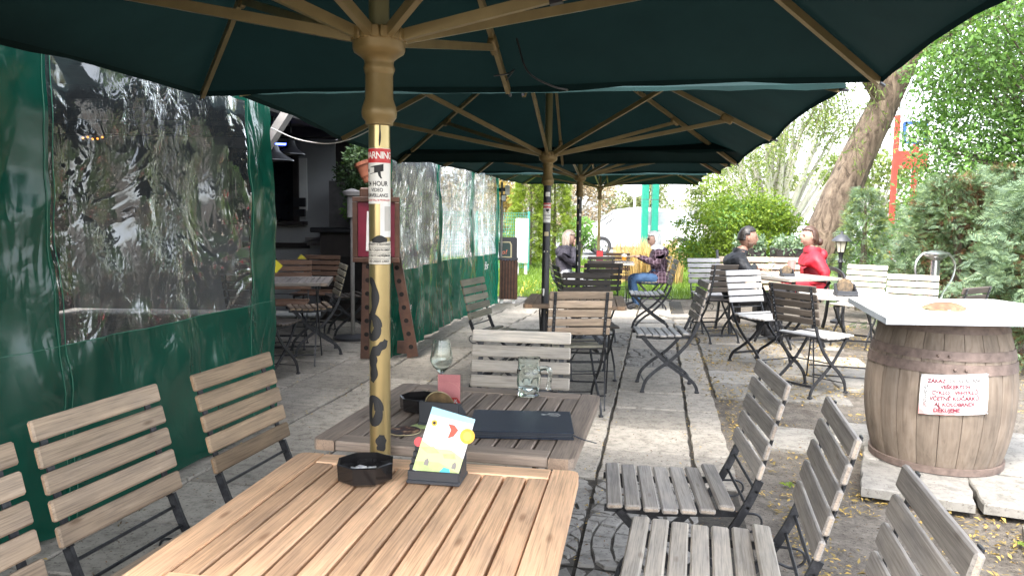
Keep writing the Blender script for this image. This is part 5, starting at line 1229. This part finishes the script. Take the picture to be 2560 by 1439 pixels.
# bin with menu board by the tarpaulin's far end, wall lamp
bi = thing('slatted_bin', 'brown wooden slatted bin at the far end of the tarpaulin', 'bin', (-.07, 12.75, gz(12.75)))
MB().box((0, 0, .40), (.28, .28, .64)).build('core', 'darkwood', bi)
for k in range(6): MB().box((-.125+k*.05, -.152, .41), (.034, .02, .66), ch=.003).build('slat', 'redwood', bi); MB().box((.152, -.125+k*.05, .41), (.02, .034, .66), ch=.003).build('slat', 'redwood', bi)
MB().box((0, 0, .755), (.34, .34, .03), ch=.006).build('lid', 'darkgrey', bi)
for sx in (-1, 1): MB().box((sx*.1, -.1, .04), (.05, .05, .08)).build('foot', 'white', bi)
mo = thing('chalk_menu_board', 'dark green board with cream border leaning on top of the bin', 'board', (-.11, 12.72, gz(12.75)+.775)); mo.rotation_euler = (-.12, 0, 0)
MB().box((.04, .03, .17), (.30, .03, .35)).build('backing', 'black', mo); MB().prism([(-.12, 0), (.1, 0), (.1, .22), (.07, .27), (-.12, .27)], 0, .012).xf(Matrix.Rotation(math.pi/2, 4, 'X')).build('border', 'cream', mo); MB().prism([(-.12, .02), (.075, .02), (.075, .215), (.055, .25), (-.12, .25)], .0125, .016).xf(Matrix.Rotation(math.pi/2, 4, 'X')).build('panel', 'boardgreen', mo)
V, F = text2d('o!', .11, True, .2); MB().add([(v[0]-.03, -.018, v[1]+.09) for v in V], F).build('lettering', plain('coral_ink', (.6, .16, .09), .6), mo)
wlamp = thing('wall_floodlight', 'small white floodlight with black lamp on the post end of the tarpaulin', 'lamp', (-.19, 12.7, 1.6))
MB().tube([(0, 0, -1.6+gz(12.7)), (0, 0, .3)], .02, 8).build('post', 'greyboard', wlamp); MB().box((.03, -.04, .03), (.09, .04, .12), ch=.004).build('housing', 'black', wlamp); MB().box((.03, -.062, .03), (.065, .006, .085)).build('lamp_glass', 'white', wlamp); MB().lathe([(0, -.03), (.06, -.03), (.06, .03), (0, .03)], 16, (0, 0, .17)).build('camera_dome', 'black', wlamp, True); MB().box((.09, 0, .16), (.08, .05, .16)).build('bracket', 'white', wlamp)

# ------------------------------------------------------------------ beyond the patio: fence, box, reeds, posts, cars
fn = thing('mesh_fence', 'green wire mesh fence left of the thuja hedge', 'fence', (-.6, 19, 0))
for x in (-1.6, -.3, 1.0): MB().tube([(x, 0, -.05), (x, 0, 1.45)], .03, 8).build('post', 'fence_green', fn)
mm = MB()
for k in range(44): mm.tube([(-1.6+k*.06, 0, .02), (-1.6+k*.06, 0, 1.4)], .006, 4, cap=False)
for k in range(18): mm.tube([(-1.6, 0, .05+k*.08), (1.0, 0, .05+k*.08)], .006, 4, cap=False)
mo_ = mm.build('wire_mesh', 'fence_green', fn); mo_['kind'] = 'stuff'
ub = thing('utility_cabinet', 'white utility cabinet standing on legs beside the fence', 'cabinet', (.22, 18, gz(18)))
MB().box((0, 0, .82), (.30, .25, 1.05), ch=.01).build('housing', 'white', ub); MB().box((.14, -.06, .85), (.03, .05, .7)).build('door_seam', 'darkgrey', ub)
for s in (-1, 1): MB().box((s*.1, 0, .16), (.07, .07, .32)).build('leg', 'white', ub)
cb = thing('blue_tub', 'blue plastic tub on the lawn beside the white cabinet', 'tub', (-.06, 17.6, gz(17.6))); MB().lathe([(0, .02), (.13, .02), (.17, .4), (.18, .4), (.18, .42), (.155, .42), (.12, .05)], 20).build('tub_body', 'bluepaint', cb, True); MB().lathe([(.183, .37), (.19, .38), (.19, .43), (.183, .435)], 20).build('rim', 'bluepaint', cb, True)
def blades(name, label, cat, x0, x1, y0, y1, n, h, mat, seed, kind='stuff', lean=.25, w=.008):
    rg = np.random.default_rng(seed); x = rg.uniform(x0, x1, n); y = rg.uniform(y0, y1, n); z = np.array([gz(v) for v in y])-.012; H = rg.uniform(h*.5, h*1.2, n); a = rg.uniform(0, 2*np.pi, n); l = rg.normal(0, lean, (n, 2))*H[:, None]
    P = np.stack([x, y, z], 1); W = np.stack([np.cos(a), np.sin(a), 0*a], 1)*w*(1+H[:, None]*.6); T = P+np.stack([l[:, 0], l[:, 1], H], 1)
    mth = (P+T)/2+np.stack([-l[:, 0]*.15, -l[:, 1]*.15, H*.06], 1)
    V = np.stack([P-W, P+W, mth+W*.8, mth-W*.8, mth-W*.8, mth+W*.8, T+W*.1, T-W*.1], 1).reshape(-1, 3)
    return fast_mesh(name, V, 4, mat, label=label, cat=cat, kind=kind)
blades('grass', 'bright green grass of the sunlit lawn', 'grass', -1.5, 7, 13.8, 19, 26000, .09, 'grass', 4, w=.005)
blades('far_grass', 'bright green grass of the lawn by the parking place', 'grass', -6, 10, 19, 23.4, 14000, .13, 'grass', 5, w=.010)
blades('dandelions', 'yellow dandelion flowers in the lawn beside the bin', 'flowers', .1, 1.4, 13.9, 16.5, 140, .06, 'p_yel', 6, w=.02)
blades('dry_reeds', 'clump of dry golden reeds behind the far table', 'reeds', 2.35, 3.75, 16.4, 17.6, 1500, .85, 'reed', 7, lean=.16, w=.007)
for (x, lb) in ((4.52, 'bright green square post, left of a pair beside the parking'), (4.86, 'bright green square post, right of a pair beside the parking')):
    t = thing('green_post', lb, 'post', (x, 26, 0), 0, 'pair of green posts'); MB().box((0, 0, 2.2), (.22, .26, 4.4), ch=.01).build('shaft', 'green_post', t); MB().box((0, 0, .05), (.36, .4, .1), ch=.01).build('foot_plate', 'green_post', t); MB().box((0, 0, 1.95), (.226, .266, .015)).build('joint_band', 'darkgrey', t)
sp_ = thing('white_sign_post', 'white round sign on a thin pole beyond the cars', 'sign', (5.45, 34, 0)); MB().tube([(0, 0, 0), (0, 0, 2.6)], .05, 8).build('pole', 'white', sp_); MB().lathe([(0, -.03), (.5, -.03), (.5, .03), (0, .03)], 24).xf(Matrix.Translation((0, -.05, 2.75)) @ Matrix.Rotation(math.pi/2, 4, 'X')).build('sign_disc', 'white', sp_)
def car(x, y, rz, label, s=1.0):
    t = thing('parked_car', label, 'car', (x, y, 0), R(rz), 'white cars parked beyond the lawn'); t.scale = (s, s, s)
    # length along x, nose at -x
    low = [(-2.2, .34), (-2.25, .62), (-2.12, .86), (-1.25, 1.02), (1.9, 1.05), (2.2, .95), (2.26, .5), (2.15, .3)]
    cab = [(-1.3, 1.0), (-.55, 1.56), (.2, 1.66), (1.5, 1.60), (2.05, 1.05)]
    def loft(P, w0, w1, name, m, par):
        b = MB(); n = len(P); V = []
        for yy, k in ((-w1, .97), (-w0, 1.0), (w0, 1.0), (w1, .97)): V += [(px*(1 if abs(yy) == w0 else .985), yy, pz) for px, pz in P]
        F = [(r*n+i, r*n+(i+1) % n, (r+1)*n+(i+1) % n, (r+1)*n+i) for r in range(3) for i in range(n)]+[tuple(range(n)), tuple(range(4*n-1, 3*n-1, -1))]
        return b.add(V, F).build(name, m, par, True)
    body = loft(low, .80, .90, 'body', 'car_white', t)
    b = MB(); n = len(cab); V = []
    for yy in (-1, 1):
        for px, pz in cab: V.append((px, yy*(.84-.22*(pz-1.0)), pz))
    b.add(V, [(i, i+1, n+i+1, n+i) for i in range(n-1)]+[tuple(range(n-1, -1, -1)), tuple(range(n, 2*n))]); b.build('cabin', 'car_white', t)
    for yy in (-1, 1):
        for q, (a0, a1) in enumerate((((-1.0, -.52, -.02, -.02)), ) if 0 else ((0, 1), (1, 2), (2, 3))):
            W = [[(-1.02, 1.06), (-.5, 1.48), (-.05, 1.54), (-.05, 1.06)], [(.02, 1.06), (.02, 1.55), (.85, 1.55), (.88, 1.06)], [(.95, 1.06), (.93, 1.54), (1.42, 1.50), (1.7, 1.10)]][q]
            MB().add([(px, yy*(.845-.22*(pz-1.0)), pz) for px, pz in W], [(0, 1, 2, 3)]).build('side_window', 'car_glass', t)
        for wx in (-1.38, 1.36):
            w = obj('wheel', None, t, (wx, yy*.84, .33)); MB().lathe([(.21, -.1), (.31, -.11), (.335, -.08), (.335, .08), (.31, .11), (.21, .1)], 28).xf(Matrix.Rotation(math.pi/2, 4, 'X')).build('tyre', 'tyre', w, True)
            rm = MB().lathe([(.0, .06), (.05, .065), (.07, .05), (.19, .06), (.215, .1)], 28)
            rm.xf(Matrix.Rotation(-yy*math.pi/2, 4, 'X')).build('rim', 'steel', w, True)
            for k in range(5):
                a = k*1.2566; MB().box((.13*math.cos(a), yy*.062, .13*math.sin(a)), (.07, .012, .045), Matrix.Rotation(-a, 3, 'Y')).build('rim_gap', 'tyre', w)
            MB().lathe([(.37, -.02), (.40, 0), (.37, .02)], 28, a0=.05, a1=math.pi-.05).xf(Matrix.Translation((wx, yy*.895, .33)) @ Matrix.Rotation(math.pi/2, 4, 'X')).build('wheel_arch', 'darkgrey', t, True)
        MB().box((-2.08, yy*.68, .78), (.22, .3, .12), ch=.03).build('headlight', 'car_glass', t); MB().box((-.92, yy*.96, 1.1), (.16, .16, .12), ch=.03).build('mirror', 'car_white', t)
        for hx in (.0, .95): MB().box((hx+.6, yy*.905, .9), (.18, .03, .03)).build('door_handle', 'steel', t)
    MB().add([(-1.27, -.76, 1.05), (-1.27, .76, 1.05), (-.6, .66, 1.53), (-.6, -.66, 1.53)], [(0, 1, 2, 3)]).xf(Matrix.Translation((-.02, 0, .012))).build('windscreen', 'car_glass', t)
    MB().box((-2.24, 0, .62), (.06, 1.0, .16), ch=.01).build('grille', 'darkgrey', t); MB().box((-2.2, 0, .4), (.1, 1.5, .08)).build('bumper_gap', 'darkgrey', t)
car(4.5, 27.3, 0, 'white car parked side on beyond the lawn, nearer one', 1.0)
car(5.0, 32.5, 0, 'white car with dark windows parked behind the nearer one', 1.06)
car(11.2, 29.0, 4, 'white car parked farther right beyond the big shrub', 1.0)

# ------------------------------------------------------------------ vegetation
conifer('thuja', 'yellow green thuja bush, left of two beyond the fence', (.45, 20.2, 0), 2.9, .62, 3000, .17, 'leaf_thuja', 41)
conifer('thuja', 'yellow green thuja bush behind the black parasol pole', (1.12, 20.6, 0), 2.8, .60, 2600, .17, 'leaf_thuja', 42)
bush('russet_bush', 'russet yellow bush above the mesh fence', 'bush', (-.4, 26, 0), (0, 0, 1.7), (.9, .6, .9), 16, .4, 2600, .12, 'leaf_russet', 43)
bush('low_bush', 'small green bush at the parking edge behind the blonde woman', 'bush', (2.2, 24.5, 0), (0, 0, .7), (.5, .4, .5), 10, .3, 1500, .11, 'leaf_green', 44)
bush('big_shrub', 'big bright yellow green shrub behind the man in black', 'shrub', (4.25, 13.9, gz(13.9)), (0, 0, 1.12), (1.02, .9, .98), 60, .36, 30000, .062, 'leaf_shrub', 45, r0=.03, shell=.25, mats=[('leaf_green', .22)])
bush('willow_sapling', 'pale green tree with whitish branches behind the big shrub', 'tree', (8.2, 24, 0), (0, 0, 4.2), (2.6, 1.6, 2.3), 40, .75, 15000, .13, 'leaf_pale', 46, 'pale_bark', .11, asp=.28)
# leaning willow with thick trunk
wt = thing('leaning_willow', 'old leaning willow with thick furrowed trunk', 'tree', (5.35, 14, gz(14)))
ctl = [(0, 0, -.1), (.2, 0, .6), (.55, 0, 1.6), (.95, 0, 2.6), (1.35, .05, 3.5), (1.85, .1, 4.6), (2.5, .2, 5.9)]
pts = bezier(ctl, 8); rad = [.42-.0045*k for k in range(len(pts))]; n = 40; V = []
for i, p in enumerate(pts):
    tq = (pts[min(i+1, len(pts)-1)]-pts[max(0, i-1)]).normalized(); a = Vector((0, 1, 0)); a = (a-tq*a.dot(tq)).normalized(); b2 = tq.cross(a)
    for k in range(n):
        an = 2*math.pi*k/n; fu = abs(mn.noise((math.cos(an)*3.2, math.sin(an)*3.2, i*.13)))*.16+.04*mn.noise((math.cos(an)*8, math.sin(an)*8, i*.4)); rr = rad[i]*(1-.12+fu)+.12*max(0, 1-i/5)
        V.append(p+(a*math.cos(an)+b2*math.sin(an))*rr)
MB().add(V, [(i*n+k, i*n+(k+1) % n, (i+1)*n+(k+1) % n, (i+1)*n+k) for i in range(len(pts)-1) for k in range(n)]).build('trunk', 'bark', wt, True)
lb = MB(); lb.tube(bezier([(1.4, 0, 3.6), (.6, -.3, 4.4), (-.6, -.6, 4.9), (-1.8, -.8, 5.0)]), [.16-.006*k for k in range(19)], 8); lb.tube(bezier([(1.9, 0, 4.6), (3.0, -.6, 5.3), (4.2, -1.0, 5.6)]), [.2-.011*k for k in range(13)], 8); lb.tube(bezier([(2.0, .0, 4.8), (1.9, .3, 5.8), (1.2, .4, 6.8)]), [.18-.011*k for k in range(13)], 8); lb.build('limbs', 'bark', wt, True)
rs = random.Random(5); rg = np.random.default_rng(5); tw = MB(); LP = []
for k in range(120):
    b0 = Vector((rs.uniform(-1.8, 4.2), rs.uniform(-1.6, 1.0), rs.uniform(4.2, 6.2))); L = rs.uniform(.8, 2.3); q = [b0, b0+Vector((rs.uniform(-.35, .35), rs.uniform(-.3, .3), -L*.45)), b0+Vector((rs.uniform(-.5, .5), rs.uniform(-.4, .4), -L))]
    c = bezier(q, 4); tw.tube(c, [.012-.001*i for i in range(9)], 4, cap=False)
    for p in c:
        for _ in range(14): LP.append((p.x+rs.gauss(0, .07), p.y+rs.gauss(0, .07), p.z+rs.gauss(0, .09)))
tw.build('twigs', 'twig', wt); LP = np.array(LP); fast_mesh('crown', leaves_at(rg, LP, np.zeros_like(LP)+[0, 0, -1], .10, .22, .8), 4, 'leaf_pale', wt)
cl = clumpset(rs, (1.2, .2, 6.6), (4.2, 2.2, 1.6), 60, .6); fast_mesh('crown', leaf_cloud(rg, cl, 9000, .13, .25), 4, 'leaf_pale', wt)
# tall leafy tree on the right
lt_ = thing('leafy_tree', 'dense fine leaved green tree filling the upper right', 'tree', (8.1, 10.6, 0)); rs = random.Random(8); rg = np.random.default_rng(8)
cl = clumpset(rs, (-.4, -.2, 3.9), (2.3, 1.5, 2.1), 110, .48)+clumpset(rs, (-1.3, .4, 2.6), (1.1, .7, .9), 26, .34)+clumpset(rs, (-2.2, .1, 2.7), (.55, .5, 1.3), 26, .26)+clumpset(rs, (.6, 0, 5.6), (2.2, 1.4, 1.2), 30, .55)+clumpset(rs, (-.5, -.3, 2.0), (2.1, .8, 1.1), 60, .36)
b = MB(); b.tube(bezier([(0, 0, 0), (-.1, 0, 1.5), (.1, .1, 3), (0, 0, 4.8)]), [.16-.006*k for k in range(19)], 9); stems(b, rs, (-.05, 0, 1.6), cl, .035, 3, 5); b.build('trunk', 'twig', lt_, True)
fast_mesh('crown', leaf_cloud(rg, cl, 62000, .078, .42, .3), 4, 'leaf_green', lt_); fast_mesh('crown', leaf_cloud(rg, cl, 16000, .07, .42, .3), 4, 'leaf_dark', lt_)
conifer('cypress', 'dark conifer with brown dry inside behind the steel stand', (5.15, 8.75, 0), 1.85, .80, 1700, .17, 'leaf_dark', 51, [('leaf_brown', .5, .1, .8), ('leaf_blue', .5, .6, 1.05)])
conifer('cypress', 'dark blue green conifer right of the steel stand', (6.05, 9.2, 0), 2.0, .85, 1900, .18, 'leaf_blue', 52, [('leaf_brown', .35, .1, .75), ('leaf_dark', .6, .3, .95)])
conifer('cypress', 'blue green cypress with flat sprays at the right edge', (4.98, 7.0, 0), 1.75, .72, 2100, .17, 'leaf_blue', 53, [('leaf_brown', .25, .05, .7), ('leaf_dark', .35, .2, .85)])
conifer('cypress', 'light green conifer sapling before the leaning trunk', (5.2, 11.2, 0), 1.8, .40, 800, .16, 'leaf_blue', 54, [('leaf_pale', .4, .5, 1.0)])
conifer('cypress', 'tall conifer standing at the right behind the cypress sprays', (7.4, 8.6, 0), 2.1, .9, 1700, .2, 'leaf_dark', 55, [('leaf_green', .5, .6, 1.05)])
bush('garden_bush', 'loose green bush below the red playground frame', 'bush', (7.0, 13.2, 0), (0, 0, .95), (1.3, .6, .75), 30, .32, 9000, .07, 'leaf_green', 56)
for q, (x, y, s, m, lb2) in enumerate(((-9, 48, 3.2, 'leaf_far', 'far pale tree at the left beyond the parking'), (-2, 50, 3.4, 'leaf_pink', 'far pinkish blossoming tree above the thuja bushes'), (3.4, 47, 2.7, 'leaf_pink', 'far pinkish tree behind the white cars'), (8.6, 49, 2.6, 'leaf_far', 'far pale green tree right of the white cars'), (14, 46, 3.0, 'leaf_far', 'far pale green tree behind the green posts'), (21, 44, 3.4, 'leaf_pale', 'far light green tree behind the big shrub'), (29, 42, 3.8, 'leaf_far', 'far pale tree behind the leaning willow'), (37, 38, 4.0, 'leaf_pale', 'far light green tree behind the playground'), (24, 26, 2.6, 'leaf_green', 'green tree between the playground and the right tree'))):
    bush('far_tree', lb2, 'tree', (x, y, 0), (0, 0, s*.95), (s*1.05, s*.5, s*.75), 30, s*.28, 4200, s*.085, m, 60+q, 'pale_bark', .14, 'trees beyond the parking place')
